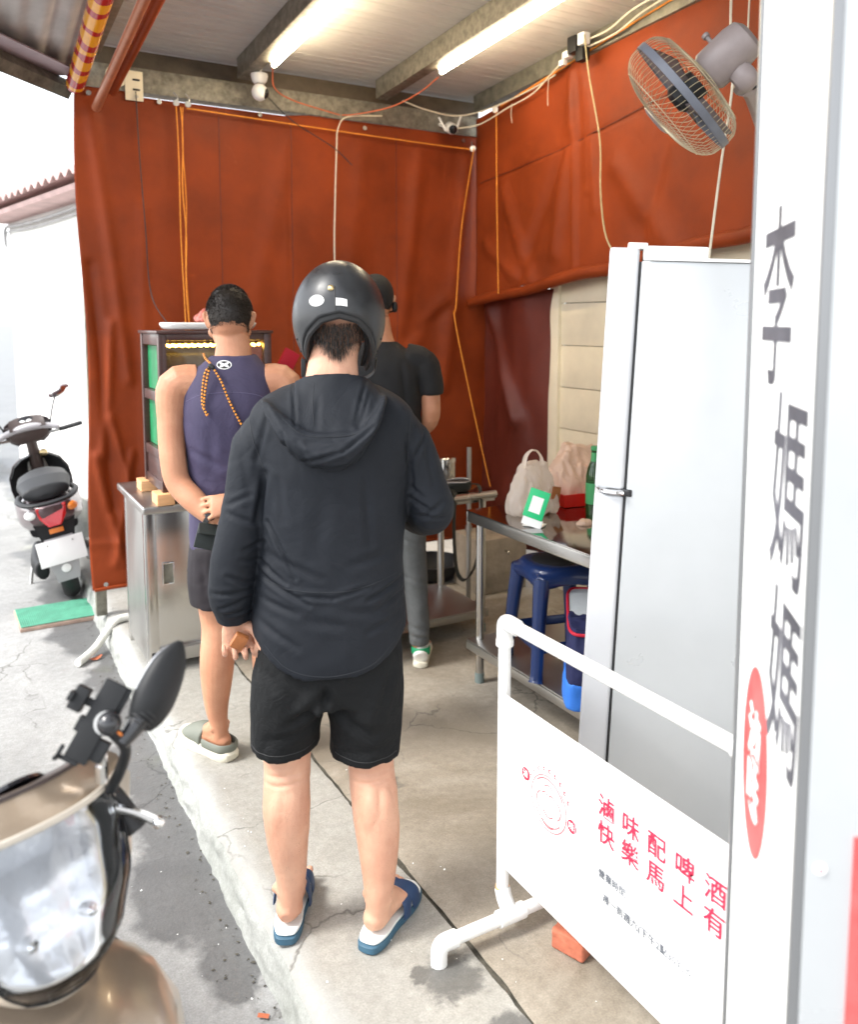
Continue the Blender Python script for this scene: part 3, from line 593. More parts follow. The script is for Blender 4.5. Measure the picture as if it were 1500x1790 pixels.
cable([(1.52, 4.33, 2.935), (1.56, 4.42, 2.86), (1.70, 4.52, 2.835), (1.95, 4.585, 2.815), (2.02, 4.60, 2.81)], .004, MT['cable_red'], 'thin red cable sagging from the lamp by the dome camera')
cable([(2.362, 4.04, 2.935), (2.33, 4.2, 2.885), (2.25, 4.4, 2.84), (2.10, 4.56, 2.815), (2.03, 4.595, 2.81)], .004, MT['cable_red'], 'thin red cable sagging from the lamp nearer the side curtain')
cable([(2.28, 4.57, 2.83), (2.06, 4.58, 2.80), (1.99, 4.56, 2.72), (1.975, 4.55, 2.6), (1.962, 4.55, 2.3), (1.955, 4.55, 1.98), (1.95, 4.5, 1.4), (1.94, 4.3, .9)], .0042, MT['cable_white'], 'pale cable hanging down the middle of the back curtain')
cable([(1.54, 4.49, 2.83), (1.7, 4.52, 2.72), (1.95, 4.545, 2.61), (2.07, 4.545, 2.52)], .0028, MT['cable_black'], 'thin black wire trailing from the dome camera')
cable([(.88, 4.63, 2.80), (.885, 4.62, 2.5), (.90, 4.60, 2.1), (.915, 4.58, 1.75), (.93, 4.2, 1.57)], .0028, MT['cable_black'], 'thin black wire hanging down to the display case')
cable([(2.33, 4.40, 2.885), (2.5, 4.42, 2.86), (2.72, 4.44, 2.855), (2.9, 4.35, 2.90), (2.94, 4.0, 2.93), (2.935, 3.75, 2.955)], .0042, MT['cable_white'], 'pale cable drooping to the back corner along the roof')
cable([(2.77, 4.52, 2.80), (2.88, 4.42, 2.82), (2.93, 4.2, 2.875), (2.93, 3.95, 2.90), (2.92, 3.75, 2.97), (2.91, 3.55, 3.04)], .0042, MT['cable_white'], 'pale cable from the security camera along the side curtain top')
cable([(2.90, 3.55, 3.055), (2.90, 3.3, 3.05), (2.89, 3.1, 3.09), (2.89, 2.8, 3.11)], .005, MT['cable_white'], 'thick white cable leaving the plugs toward the street')
cable([(2.92, 3.5, 3.02), (2.92, 3.25, 3.03), (2.91, 3.05, 3.07), (2.91, 2.75, 3.10)], .005, MT['cable_white'], 'thin white cable running under the thick one from the plugs')
cable([(2.86, 3.42, 3.06), (2.86, 3.38, 2.85), (2.80, 3.22, 2.5), (2.62, 3.0, 2.2), (2.35, 2.65, 1.95), (2.12, 2.30, 1.83), (1.98, 2.05, 1.79)], .004, MT['cable_grey'], 'greenish cable hanging from the plugs down to the refrigerator')
cable([(2.28, 1.98, 2.95), (2.26, 1.97, 2.6), (2.27, 1.96, 2.4), (2.235, 1.97, 2.1), (2.15, 1.93, 1.80)], .0042, MT['cable_white'], 'cream cable hanging behind the fan to the refrigerator top')
cable([(2.40, 2.0, 2.95), (2.36, 1.98, 2.7), (2.35, 1.97, 2.5), (2.41, 1.985, 2.42)], .003, MT['cable_white'], 'thin curled wire beside the yellow post')
for i, (a, b) in enumerate((((2.93, 4.15, 2.89), (2.93, 4.15, 2.78)), ((2.93, 3.8, 2.95), (2.925, 3.8, 2.80)))): cable([a, (a[0] - .004, a[1] + .004, (a[2] + b[2]) / 2), b], .0018, MT['cable_white'], ('short loose tie end near the back corner', 'longer loose tie end near the plugs')[i])
ad = thing('power_strip', 'cluster of plugs and black adaptors under the roof edge', 'plug', (2.88, 3.50, 3.03))
box('adaptor', (.05, .07, .085), (0, .02, .01), MT['black_plastic'], ad, .008); box('adaptor', (.05, .06, .07), (.01, -.03, -.05), MT['black_plastic'], ad, .008)
box('socket', (.045, .05, .06), (0, -.05, .02), MT['white_plastic'], ad, .006); box('plug', (.04, .05, .035), (.01, .09, -.02), MT['white_plastic'], ad, .006); box('plug', (.03, .04, .03), (.01, .13, -.05), MT['white_plastic'], ad, .006)

# yellow post that carries the fan
fp = thing('yellow_post', 'slim yellow-edged steel post behind the sign box', 'post', (2.47, 1.95, 0))
box('shaft', (.05, .05, 3.12), (0, 0, 1.56), mat('post_yellow', (.55, .40, .10), .6, 0, var=.3, vs=12), fp, .004); box('foot_plate', (.14, .14, .01), (0, 0, .005), MT['steel_dull'], fp, .002)
# ================================================================== wall fan
FC = np.array([1.712, 1.642, 2.20]); fa = np.array([-.415, .56, -.576]); fa /= np.linalg.norm(fa)
fan = thing('wall_fan', 'dusty mauve wall fan with wire cage above the refrigerator', 'fan', FC)
Mq = np.array(Vector((0, 0, 1)).rotation_difference(Vector(fa)).to_matrix())
def fl(p): return np.asarray(p) @ Mq.T
RF = .172
def ringt(r, z, th, n=48):
    t = np.linspace(0, 2 * np.pi, n + 1); return tube([fl((r * math.cos(a), r * math.sin(a), z)) for a in t], th, 6, 1)
band = lathe([(RF - .003, -.010), (RF + .003, -.010), (RF + .003, .010), (RF - .003, .010), (RF - .003, -.010)], 64, caps=False)
obj('ring_band', (fl(band[0]), band[1]), MT['fan_ring'], fan)
front, rear = [], []
NW = 64
for i in range(NW):
    a = 2 * np.pi * i / NW
    def sp(prof, tw): return [fl((r * math.cos(a + tw * (1 - r / RF)), r * math.sin(a + tw * (1 - r / RF)), z)) for r, z in prof]
    front.append(tube(sp([(RF, .012), (RF * .97, .04), (RF * .82, .066), (RF * .55, .082), (.045, .088)], .9), .0008, 4, 3))
    rear.append(tube(sp([(RF, -.012), (RF * .96, -.036), (RF * .8, -.058), (RF * .5, -.068), (.05, -.072)], -.5), .0008, 4, 3))
front += [ringt(.045, .089, .002), ringt(RF * .82, .0665, .0013)]; rear += [ringt(.05, -.073, .002), ringt(RF * .8, -.059, .0014)]
obj('front_cage', front, MT['fan_wire'], fan, kind='stuff'); obj('rear_cage', rear, MT['fan_wire'], fan, kind='stuff')
badge = lathe([(0, .082), (.044, .084), (.044, .092), (.03, .096), (0, .097)], 24); obj('cage_badge', (fl(badge[0]), badge[1]), MT['fan_mauve'], fan)
hub = lathe([(0, -.05), (.038, -.05), (.038, .02), (.025, .03), (0, .03)], 20); obj('hub', (fl(hub[0]), hub[1]), MT['black_plastic'], fan)
bl_m = mat('fan_blade', (.16, .13, .13), .35, trans=.0)
for k in range(3):
    a0 = k * 2.094 + .4; vs_, fs_ = grid(8, 8, lambda u, v: np.stack([(.035 + u * .125) * np.cos(a0 + (v - .5) * (.9 + .3 * u)), (.035 + u * .125) * np.sin(a0 + (v - .5) * (.9 + .3 * u)), -.012 + (v - .5) * .045], 1))
    obj('blade', (np.vstack([fl(vs_), fl(vs_ + [0, 0, .002])]), fs_ + [tuple(reversed([i + 64 for i in f])) for f in fs_]), bl_m, fan)
mot = lathe([(0, -.072), (.045, -.072), (.055, -.085), (.058, -.17), (.053, -.20), (.036, -.212), (0, -.215)], 28); mo = obj('motor_housing', (fl(mot[0]), mot[1]), MT['fan_mauve'], fan)
kup = np.array([0.05, .09, .99]); kn = fl((0, 0, -.135)); kd = kup - fa * (kup @ fa); kd /= np.linalg.norm(kd)
obj('knob', [cyl(kn + kd * .050, kn + kd * .080, .006, 10), cyl(kn + kd * .077, kn + kd * .087, .010, 10)], MT['fan_mauve'], mo)
yk = fl((0, 0, -.135)) - kd * .055
obj('tilt_bracket', tube([yk + kd * .02, yk - kd * .03, yk + np.array([.04, .02, -.03])], [(.03, .02), (.03, .022), (.026, .02)], 10), MT['fan_mauve'], fan)
obj('arm', tube([yk + np.array([.03, .015, -.03]), yk + np.array([.12, .055, -.03]), np.array([2.46, 1.945, 2.17]) - FC], [(.024, .018), (.026, .02), (.034, .022)], 12, 4, ref=(0, 0, 1)), MT['fan_mauve'], fan)
pv = yk + np.array([.06, .01, -.028]); obj('pivot_bolt', cyl(pv + np.array([-.4, -.7, 0]) * .035, pv + np.array([.4, .7, 0]) * .02, .010, 12), MT['rubber'], fan)
box('wall_plate', (.03, .07, .22), np.array([2.455, 1.94, 2.15]) - FC, MT['fan_mauve'], fan, .008)

# ================================================================== refrigerator
fr = thing('refrigerator', 'tall two-door silver refrigerator standing beside the prep table', 'refrigerator')
t_ = Vector((.669, .743, 0)); s_ = Vector((.743, -.669, 0))
fr.matrix_world = Matrix.Translation((1.41, 1.69, .012)) @ Matrix.Rotation(R(2.5), 4, Vector((.4926, .8647, 0)).normalized()) @ basis(s_, t_, (0, 0, 0))
# local: x = depth from the door front, y = width, z up
body = box('cabinet', (.58, .56, 1.735), (.372, .28, .885), MT['fridge_side'], fr, .006)
def door(z0, z1):
    pr = [(.012, .0), (.0, .02), (-.006, .28), (.0, .54), (.012, .56), (.085, .56), (.085, .0)]
    return bxm((.076, .56, z1 - z0), (.038, .28, (z0 + z1) / 2), .010, seg=3)
d1 = obj('door', door(1.155, 1.785), MT['fridge_door'], fr); d2 = obj('door', door(.05, 1.140), MT['fridge_door'], fr)
obj('gasket', bxm((.012, .545, 1.70), (.079, .28, .90), .002), MT['rubber'], fr)
obj('handle_recess', tube([(.01, .03, 1.156), (.03, -.004, 1.150), (.075, -.003, 1.148)], [(.008, .008), (.006, .010), (.008, .012)], 8), MT['chrome'], d1)
box('hinge', (.03, .05, .02), (.082, .022, 1.148), MT['black_gloss'], fr, .004)
box('hinge_cover', (.16, .08, .038), (.165, .045, 1.772), MT['white_plastic'], fr, .006); box('hinge_plate', (.05, .05, .016), (.07, .03, 1.79), MT['white_plastic'], fr, .004)
box('top_panel', (.57, .57, .008), (.385, .28, 1.757), MT['white_plastic'], fr, .002)
for yy in (.06, .5):
    for xx in (.14, .6): obj('foot', cyl((xx, yy, -.005), (xx, yy, .02), .02, 12), MT['rubber'], fr)

# ================================================================== prep tables
def steel_table(name, label, x0, x1, y0, y1, h, zs, lip=.045, sx0=None):
    t = thing(name, label, 'table', ((x0 + x1) / 2, (y0 + y1) / 2, 0)); w_, d_ = x1 - x0, y1 - y0
    top = bxm((w_, d_, .006), (0, 0, h - .003), .002)
    obj('table_top', top, MT['table_top'] if 'table_top' in MT else mat('table_top', (.40, .39, .38), .10, 1.0, rvar=.06, vs=5), t)
    ap = [bxm((w_, .012, lip), (0, s * (d_ / 2 - .0065), h - .006 - lip / 2), .003) for s in (1, -1)] + [bxm((.012, d_ - .026, lip), (s * (w_ / 2 - .0065), 0, h - .006 - lip / 2), .003) for s in (1, -1)]
    for a in ap: obj('apron', a, MT['steel'], t)
    for sx in (1, -1):
        for sy in (1, -1):
            px, py = sx * (w_ / 2 - .045), sy * (d_ / 2 - .05)
            lg = obj('leg', cyl((px, py, .03), (px, py, h - .01), .019, 18), MT['steel'], t)
            obj('foot_cap', cyl((px, py, 0), (px, py, .045), .0215, 14), mat_cap, lg)
            obj('collar', cyl((px, py, zs - .05), (px, py, zs - .035), .0225, 16), MT['steel_dull'], lg)
    obj('lower_shelf', [bxm((w_ - .02, d_ - .04, .006), (-.015, 0, zs - .003), .002), bxm((.006, d_ - .05, .035), (-w_ / 2 - .008, 0, zs - .024), .002), bxm((w_ - .03, .006, .035), (-.01, -d_ / 2 + .018, zs - .024), .002), bxm((w_ - .03, .006, .035), (-.01, d_ / 2 - .018, zs - .024), .002)], MT['steel_dull'], t)
    return t
mat_cap = mat('foot_green', (.16, .20, .19), .6)
steel_table('prep_table', 'glossy steel prep table with bags on top and a stool below', 1.925, 2.85, 2.02, 3.05, .78, .20)
steel_table('side_table', 'steel table against the back curtain holding a pot and black pouch', 1.30, 2.36, 3.46, 3.98, .75, .13)
obj('rolled_edge', tube([(-.54, -.27, .735), (.525, -.27, .735)], [(.020, .018)] * 2, 14, ref=(0, 0, 1)), MT['steel'], bpy.data.objects['side_table'])

# pot, pouch
pot = thing('steel_canister', 'small steel lidded canister on the table by the back curtain', 'canister', (2.285, 3.82, .75))
obj('body', lathe([(0, 0), (.046, 0), (.049, .004), (.049, .10), (0, .10)], 32), MT['steel'], pot); obj('lid', lathe([(.0495, .098), (.0515, .1), (.0515, .122), (.047, .127), (0, .127)], 32), MT['steel'], pot)
po = thing('belt_pouch', 'black open pouch with a dangling strap on the table edge', 'pouch', (2.16, 3.53, .75))
obj('bag', remesh([stack([(0.004, 0, 0, .085, .045), (.03, 0, 0, .092, .052), (.055, 0, -.005, .088, .05)], 24, 3, 2.6)], .006, 3), MT['leather_black'], po)
obj('rim', tube([(.084 * math.cos(a), .046 * math.sin(a) - .005, .056 + .004 * math.sin(2 * a)) for a in np.linspace(0, 6.283, 24)], .004, 6, 2), MT['grey_plastic'], po)
obj('strap', tube([(.085, -.03, .04), (.10, -.075, .03), (.105, -.092, -.06), (.10, -.09, -.2), (.075, -.085, -.36), (.02, -.085, -.43), (-.03, -.085, -.40), (-.05, -.085, -.28), (-.055, -.085, -.12), (-.05, -.09, .0), (-.05, -.05, .03)], [(.016, .0018)] * 11, 8, 6, ref=(1, .5, 0)), MT['leather_black'], po)

# stool on the lower shelf
st = thing('plastic_stool', 'dark blue plastic stool stored on the shelf under the prep table', 'stool', (2.09, 2.62, .20), R(-13))
for sx in (1, -1):
    for sy in (1, -1):
        obj('leg', tube([(sx * .150, sy * .150, 0), (sx * .146, sy * .146, .03), (sx * .13, sy * .13, .25), (sx * .112, sy * .112, .40)], [(.030, .030), (.024, .024), (.027, .027), (.034, .034)], 12, 4, ref=(sx, -sy, 0), e=2.6), MT['blue_stool'], st)
obj('seat', remesh([stack([(.375, 0, 0, .128, .128), (.40, 0, 0, .140, .140), (.43, 0, 0, .135, .135), (.442, 0, 0, .118, .118)], 32, 3, 3.2)] + [tube([(s * .126, -.12, .385), (s * .128, 0, .40), (s * .126, .12, .385)], [(.02, .03)] * 3, 8, 3, ref=(1, 0, 0)) for s in (1, -1)] + [tube([(-.12, s * .126, .385), (0, s * .128, .40), (.12, s * .126, .385)], [(.02, .03)] * 3, 8, 3, ref=(0, 1, 0)) for s in (1, -1)], .006, 4), MT['blue_stool'], st)
obj('seat_pad', lathe([(0, .445), (.095, .4445), (.105, .440), (.10, .437)], 30), MT['rubber'], st)
for s in (1, -1):
    obj('stretcher', tube([(s * .142, -.14, .13), (s * .142, .14, .13)], [(.006, .020)] * 2, 8, ref=(1, 0, 0)), MT['blue_stool'], st); obj('stretcher', tube([(-.14, s * .142, .13), (.14, s * .142, .13)], [(.006, .020)] * 2, 8, ref=(0, 1, 0)), MT['blue_stool'], st)

# insulated shopping bag on the shelf
sb = thing('shopping_bag', 'navy shopping bag with bright blue base and red piping on the shelf', 'bag', (2.045, 2.335, .20), R(52))
def sbag(z0, z1, mats, nm, gr=0.0):
    rows = [(z, 0, 0, .175 + .012 * math.sin(z * 9) + gr, .105 - .03 * z + gr) for z in np.linspace(z0, z1, 7)]
    return wrinkle(remesh([stack(rows, 30, 2, 7)], .007, 2), .008, (14, 14, 9), seed=z0 * 9)
obj('base_band', sbag(0.002, .105, 0, 0, .002), MT['bag_blue'], sb); obj('upper_cloth', sbag(.10, .315, 0, 0), MT['bag_navy'], sb)
rim = [(.178 * sx_, .095 * sy_, .318 + .03 * sx_) for sx_, sy_ in zip(*[np.append(q, q[0]) for q in sell(28, 6)])]
obj('piping', tube(rim, .006, 8, 2), MT['bag_red'], sb)
obj('lining', loft([[(x * f, y * f, z + dz) for x, y, z in rim[:-1]] for f, dz in ((1.0, 0), (.92, -.02), (.55, -.03))]), MT['bag_lining'], sb)
obj('handle', tube([(-.12, -.06, .33), (-.13, -.085, .25), (-.07, -.10, .20), (.02, -.095, .24), (.06, -.075, .32)], [(.012, .002)] * 5, 6, 5, ref=(1, 0, 0)), MT['bag_red'], sb)

# goods on the prep table
def carrier(name, label, loc, r, h, m, handles, seed, parent=None):
    t = thing(name, label, 'bag', loc)
    rows = [(0.004, 0, 0, r * .95, r * .75), (h * .12, 0, 0, r * 1.05, r * .85), (h * .35, 0, 0, r * .98, r * .72), (h * .6, .0, 0, r * .7, r * .42), (h * .78, .01, 0, r * .5, r * .22)]
    me = remesh([stack(rows, 28, 4, 2.2)], .007, 2); wrinkle(me, .016, (16, 16, 6), seed=seed); wrinkle(me, .008, (44, 44, 16), seed=seed + 3)
    obj('film', me, m, t)
    if handles:
        obj('handle', tube([(-r * .38, 0, h * .74), (-r * .25, 0, h * .92), (.0, 0.0, h * 1.0), (r * .12, 0, h * .98)], [(.018, .003), (.014, .003), (.010, .003), (.006, .002)], 6, 5, ref=(0, 1, 0)), m, t)
        obj('handle', tube([(r * .45, 0, h * .74), (r * .5, 0.01, h * .86), (r * .3, 0.01, h * .97), (r * .05, 0, h * 1.0)], [(.018, .003), (.012, .003), (.010, .003), (.006, .002)], 6, 5, ref=(0, 1, 0)), m, t)
    return t
cb = carrier('carrier_bag', 'crumpled translucent carrier bag with tied handles on the prep table', (2.14, 2.86, .78), .118, .275, MT['bag_film'], True, 1.0)
obj('contents', remesh([ellipsoid((.02, 0, .035), (.07, .05, .035)), ellipsoid((.05, -.02, .03), (.04, .035, .03))], .006, 3), mat('food_tan', (.55, .36, .16), .6, 0, var=.4, vs=40), cb)
obj('label_card', bxm((.05, .002, .07), (.075, -.075, .085), 0, (0, .2, .1)), MT['leather_brown'], cb)
carrier('ingredient_bag', 'large crumpled pinkish plastic bag against the cream wall', (2.50, 3.00, .78), .15, .32, MT['bag_pink'], False, 5.0)
tr = thing('red_tray', 'bright red plastic tray on the prep table', 'tray', (2.43, 2.90, .78), R(-8))
obj('tray_shell', loft([[(s * a, q * b, z) for s, q in ((-1, -1), (1, -1), (1, 1), (-1, 1))] for a, b, z in ((.10, .06, .002), (.115, .075, .062), (.108, .068, .062), (.095, .055, .008))]), MT['red_plastic'], tr, smooth=False)
def bottle(label, loc):
    b = thing('glass_bottle', label, 'bottle', loc, group=None)
    obj('glass', lathe([(0, .0), (.033, .0), (.036, .006), (.036, .17), (.030, .20), (.016, .235), (.0145, .275), (.016, .28), (.0145, .29), (0, .29)], 24), MT['bottle_green'], b)
    obj('label_wrap', lathe([(.0365, .05), (.0368, .05), (.0368, .14), (.0365, .14)], 24), MT['bottle_label'], b); obj('neck_wrap', lathe([(.0175, .225), (.0155, .255), (.0152, .27)], 20, caps=False), MT['bottle_label'], b)
    obj('cap', lathe([(.0165, .28), (.0175, .282), (.0165, .297), (0, .299)], 20), MT['bottle_label'], b); return b
bottle('green glass bottle on the prep table close to the refrigerator', (2.355, 2.70, .78)); bottle('green glass bottle standing behind the first toward the wall', (2.47, 2.73, .78))
tsu = obj('tissue', remesh([ellipsoid((0, 0, .012), (.035, .025, .012))], .004, 2), MT['bag_pink']); wrinkle(tsu.data, .012, (30, 30, 30)); tsu.location = (2.20, 2.58, .775); tag(tsu, 'crumpled white tissue on the prep table edge', 'tissue')
# payment card stand: green card, white base, printed code left blank
qs = thing('payment_stand', 'green payment card stand leaning on the prep table', 'card stand', (1.985, 2.645, .782)); qs.rotation_euler = (0, 0, R(-55))
qx = Euler((R(-14), R(14), 0)).to_matrix()
obj('card', bxm((.085, .004, .118), (.014, .012, .092), .0015, qx), MT['green_card'], qs)
obj('base', bxm((.085, .006, .035), (.0, .0, .020), .001, qx), MT['paper'], qs)
obj('white_panel', bxm((.048, .001, .066), (.0135, .0095, .090), 0, qx), MT['paper'], qs)
obj('printed_strip', bxm((.028, .001, .007), (.026, -.0005 + .0235, .139), 0, qx), MT['paper'], qs)
obj('foot', bxm((.085, .06, .003), (.0, .03, .0035), 0), MT['paper'], qs)

# ================================================================== steel cabinet with display case (left)
cab = thing('steel_cabinet', 'stainless steel cabinet with a recessed sliding door by the curtain', 'cabinet', (1.16, 4.02, 0))
obj('carcass', [bxm((.90, .012, .66), (0, .30, .40), .002), bxm((.010, .50, .74), (-.455, .05, .41), .002), bxm((.010, .50, .74), (.455, .05, .41), .002), bxm((.90, .50, .008), (0, .05, .10), .001), bxm((.90, .03, .06), (0, -.195, .07), .003), bxm((.90, .03, .03), (0, -.195, .755), .003)], MT['steel_dull'], cab)
obj('corner_post', bxm((.05, .05, .785), (-.437, -.185, .3925), .005), MT['steel'], cab); obj('corner_post', bxm((.05, .05, .785), (.437, -.185, .3925), .005), MT['steel'], cab)
obj('corner_post', bxm((.05, .05, .785), (-.437, .285, .3925), .005), MT['steel'], cab); obj('corner_post', bxm((.05, .05, .785), (.437, .285, .3925), .005), MT['steel'], cab)
obj('worktop', [bxm((.98, .66, .035), (0, .0, .785), .010, seg=3)], MT['steel_dull'], cab)
for sx in (-1, 1):
    dr = obj('door', bxm((.42, .012, .64), (sx * .205, -.185 - .006 * sx, .42), .003), MT['steel'], cab)
    hx = -.36 if sx < 0 else .36
    fr_ = [bxm((.055, .004, .10), (hx, -.196 - .006 * sx, .455), .002)]
    obj('handle', [bxm((.006, .010, .10), (hx - .024, -.198 - .006 * sx, .455), .002), bxm((.006, .010, .10), (hx + .024, -.198 - .006 * sx, .455), .002), bxm((.054, .010, .006), (hx, -.198 - .006 * sx, .503), .002), bxm((.054, .010, .006), (hx, -.198 - .006 * sx, .407), .002)], MT['chrome'], dr)
    obj('handle_recess', bxm((.042, .002, .09), (hx, -.193 - .006 * sx, .455), 0), MT['galv_dark'], dr)
dc = thing('display_case', 'dark wooden display case with lit yellow lamps and green side panels', 'display case', (1.02, 3.92, .852))
W2, D2, HH = .238, .185, .70
def slab(nm, size, loc, m, par=dc, b=.003): return box(nm, size, loc, m, par, b)
for sx in (-1, 1):
    for sy in (-1, 1): slab('post', (.035, .035, HH), (sx * W2, sy * D2, HH / 2), MT['wood_dark'])
for zz_ in (.02, .16, .42, HH - .025): slab('side_rail', (.026, 2 * D2 - .036, .045 if zz_ < HH - .1 else .05), (-W2, 0, zz_), MT['wood_dark']); slab('side_rail', (.026, 2 * D2 - .036, .045), (W2, 0, zz_), MT['wood_dark'])
slab('lower_panel', (.012, 2 * D2 - .036, .12), (-W2, 0, .09), MT['wood_dark'])
for zz_ in (.03, HH - .015): slab('front_rail', (2 * W2 - .036, .03, .05 if zz_ < .1 else .03), (0, -D2, zz_), MT['wood_dark'])
slab('roof_board', (2 * W2 + .05, 2 * D2 + .05, .014), (0, 0, HH + .0075), MT['wood_dark'])
slab('floor_board', (2 * W2 - .04, 2 * D2 - .04, .01), (0, 0, .05), MT['wood_dark'])
slab('back_board', (2 * W2 - .04, .01, HH - .06), (0, D2, HH / 2), MT['wood_dark'])
for z0, z1 in ((.185, .395), (.445, .645)): slab('green_panel', (.004, 2 * D2 - .04, z1 - z0), (-W2 + .012, 0, (z0 + z1) / 2), MT['green_board'], b=0)
slab('shelf', (2 * W2 - .04, 2 * D2 - .05, .008), (0, 0, .34), MT['steel_dull'])
slab('glass_pane', (2 * W2 - .04, .004, HH - .12), (0, -D2 + .004, HH / 2), MT['glass_clear'], b=0)
for rw, (yy, z_) in enumerate(((-D2 + .03, HH - .05), (-D2 + .10, HH - .055))):
    lp = obj('lamp_rail', bxm((2 * W2 - .06, .012, .006), (0, yy, z_ + .012), .001), MT['wood_dark'], dc)
    for i in range(16): obj('lamp_bead', ellipsoid((-.21 + i * .028, yy, z_), (.010, .007, .007), 6, 8), MT['led_yellow'], lp)
for i, (x, y, c) in enumerate(((-.12, 0, (.30, .12, .04)), (.02, .02, (.42, .2, .06)), (.14, -.02, (.25, .10, .04)), (-.08, -.05, (.5, .33, .12)))):
    f = obj('braised_food', remesh([ellipsoid((x, y, .37), (.06, .06, .03)), ellipsoid((x + .03, y + .03, .39), (.04, .04, .025))], .007, 2), mat('food%d' % i, c, .35, 0, var=.4, vs=40), None); wrinkle(f.data, .01, (40, 40, 40), seed=i); f.location = (1.02, 3.92, .852); tag(f, ('dark braised food heap at the left of the display case', 'amber braised food heap in the middle of the display case', 'brown braised food heap at the right of the display case', 'pale tofu heap at the front of the display case')[i], 'food')
for (x, y) in ((-.25, -.18), (.25, -.18), (-.25, .18), (.25, .18)):
    wb = box('wood_block', (.075, .12, .05), (1.02 + x, 3.92 + y, .8285), MT['wood_light'], None, .003)
    tag(wb, 'pale wooden block under the %s corner of the display case' % ('front curtain-edge' if x < 0 and y < 0 else 'front table-side' if y < 0 else 'rear curtain-edge' if x < 0 else 'rear table-side'), 'block', 'blocks under the display case')
ft = thing('foam_tray', 'long white foam tray on top of the display case', 'tray', (1.03, 3.90, .8525 + .715)); obj('tray', remesh([stack([(.003, 0, 0, .19, .13), (.02, 0, 0, .205, .14), (.035, 0, 0, .21, .145)], 28, 3, 5)], .008, 2), MT['paper'], ft)
pkb = carrier('meat_bag', 'small pink plastic packet on top of the foam tray', (1.04, 3.90, .852 + .75), .07, .085, mat('bag_meat', (.62, .20, .16), .3, 0, transl=.3, bump=.5, bs=20), False, 9.)
carrier('side_bag', 'clear plastic bag with something red beside the display case', (1.46, 3.93, .803), .10, .62, MT['bag_film'], False, 11.)
bx_ = obj('red_packet', bxm((.08, .02, .10), (1.40, 3.84, 1.42), .004, (0, .5, 0)), MT['bag_red']); tag(bx_, 'red packet inside the clear plastic bag', 'packet')

# ================================================================== PVC pipe sign with printed banner
pg = thing('pipe_sign', 'white plastic-pipe sign frame with printed banner at the stall front', 'sign', (1.2, 1.71, 0))
r_ = .0165; yb = -.79   # local y of the near post
def pipe(nm, a, b, par=pg): return obj(nm, cyl(a, b, r_, 20), MT['pvc'], par)
for yy in (0.0, yb):
    pipe('post', (0, yy, .07), (0, yy, .80)); 
    obj('elbow', tube([(0, yy, .775), (0, yy, .82), (0, yy + (-.012 if yy == 0 else .012), .833), (0, yy + (-.055 if yy == 0 else .055), .833)], [.0215] * 4, 16, 5), MT['pvc'], pg)
    obj('elbow_ring', cyl((0, yy, .770), (0, yy, .785), .0235, 18), MT['pvc'], pg)
    ft_ = pipe('foot_pipe', (-.20, yy - .04, .05), (.15, yy - .04, .05))
    obj('tee', [tube([(-.04, yy - .04, .05), (.04, yy - .04, .05)], .0215, 16), tube([(0, yy - .04, .05), (0, yy - .012, .075), (0, yy, .10)], .0215, 16)], MT['pvc'], pg)
    obj('tee_ring', cyl((0, yy - .0, .10), (0, yy - .0, .105), .0195, 18), MT['wood_light'], pg)
    for sx in (-1, 1):
        ex = -.20 if sx < 0 else .15
        obj('foot_elbow', tube([(ex - sx * .03, yy - .04, .05), (ex + sx * .005, yy - .04, .05), (ex + sx * .018, yy - .04, .037), (ex + sx * .020, yy - .04, .0)], [.0215] * 4, 16, 5), MT['pvc'], pg)
pipe('top_rail', (0, -.03, .833), (0, yb + .03, .833)); pipe('bottom_rail', (0, -.02, .185), (0, yb + .02, .185))
def ban_fn(u, v):
    y = -.012 + u * (yb + .012); z = .655 - v * .470
    return np.stack([-.019 + .004 * np.sin(u * 5) * np.sin(v * 3.1) + 0 * y, y, z], 1)
bn = obj('banner', curtain_sheet(ban_fn, 30, 16, .0012), MT['paper'], pg)
def bmx(u, v, off=.0012):
    p = ban_fn(np.array([u]), np.array([v]))[0]; return basis((0, -1, 0), (0, 0, 1), (p[0] - off - .0012, p[1], p[2]))
for j, row in enumerate(('滷味配啤酒', '快樂馬上有')):
    for i, ch in enumerate(row): text_mesh('printed_character', ch, .054, MT['ink_red'], bn, bmx(.521 + i * .097, .228 + j * .13), bold=.0006)
text_mesh('printed_line', '營業時間', .022, MT['ink_grey'], bn, bmx(.549, .56)); text_mesh('printed_line', '週一到週六(下午2點30到晚上7點)', .022, MT['ink_grey'], bn, bmx(.722, .66))
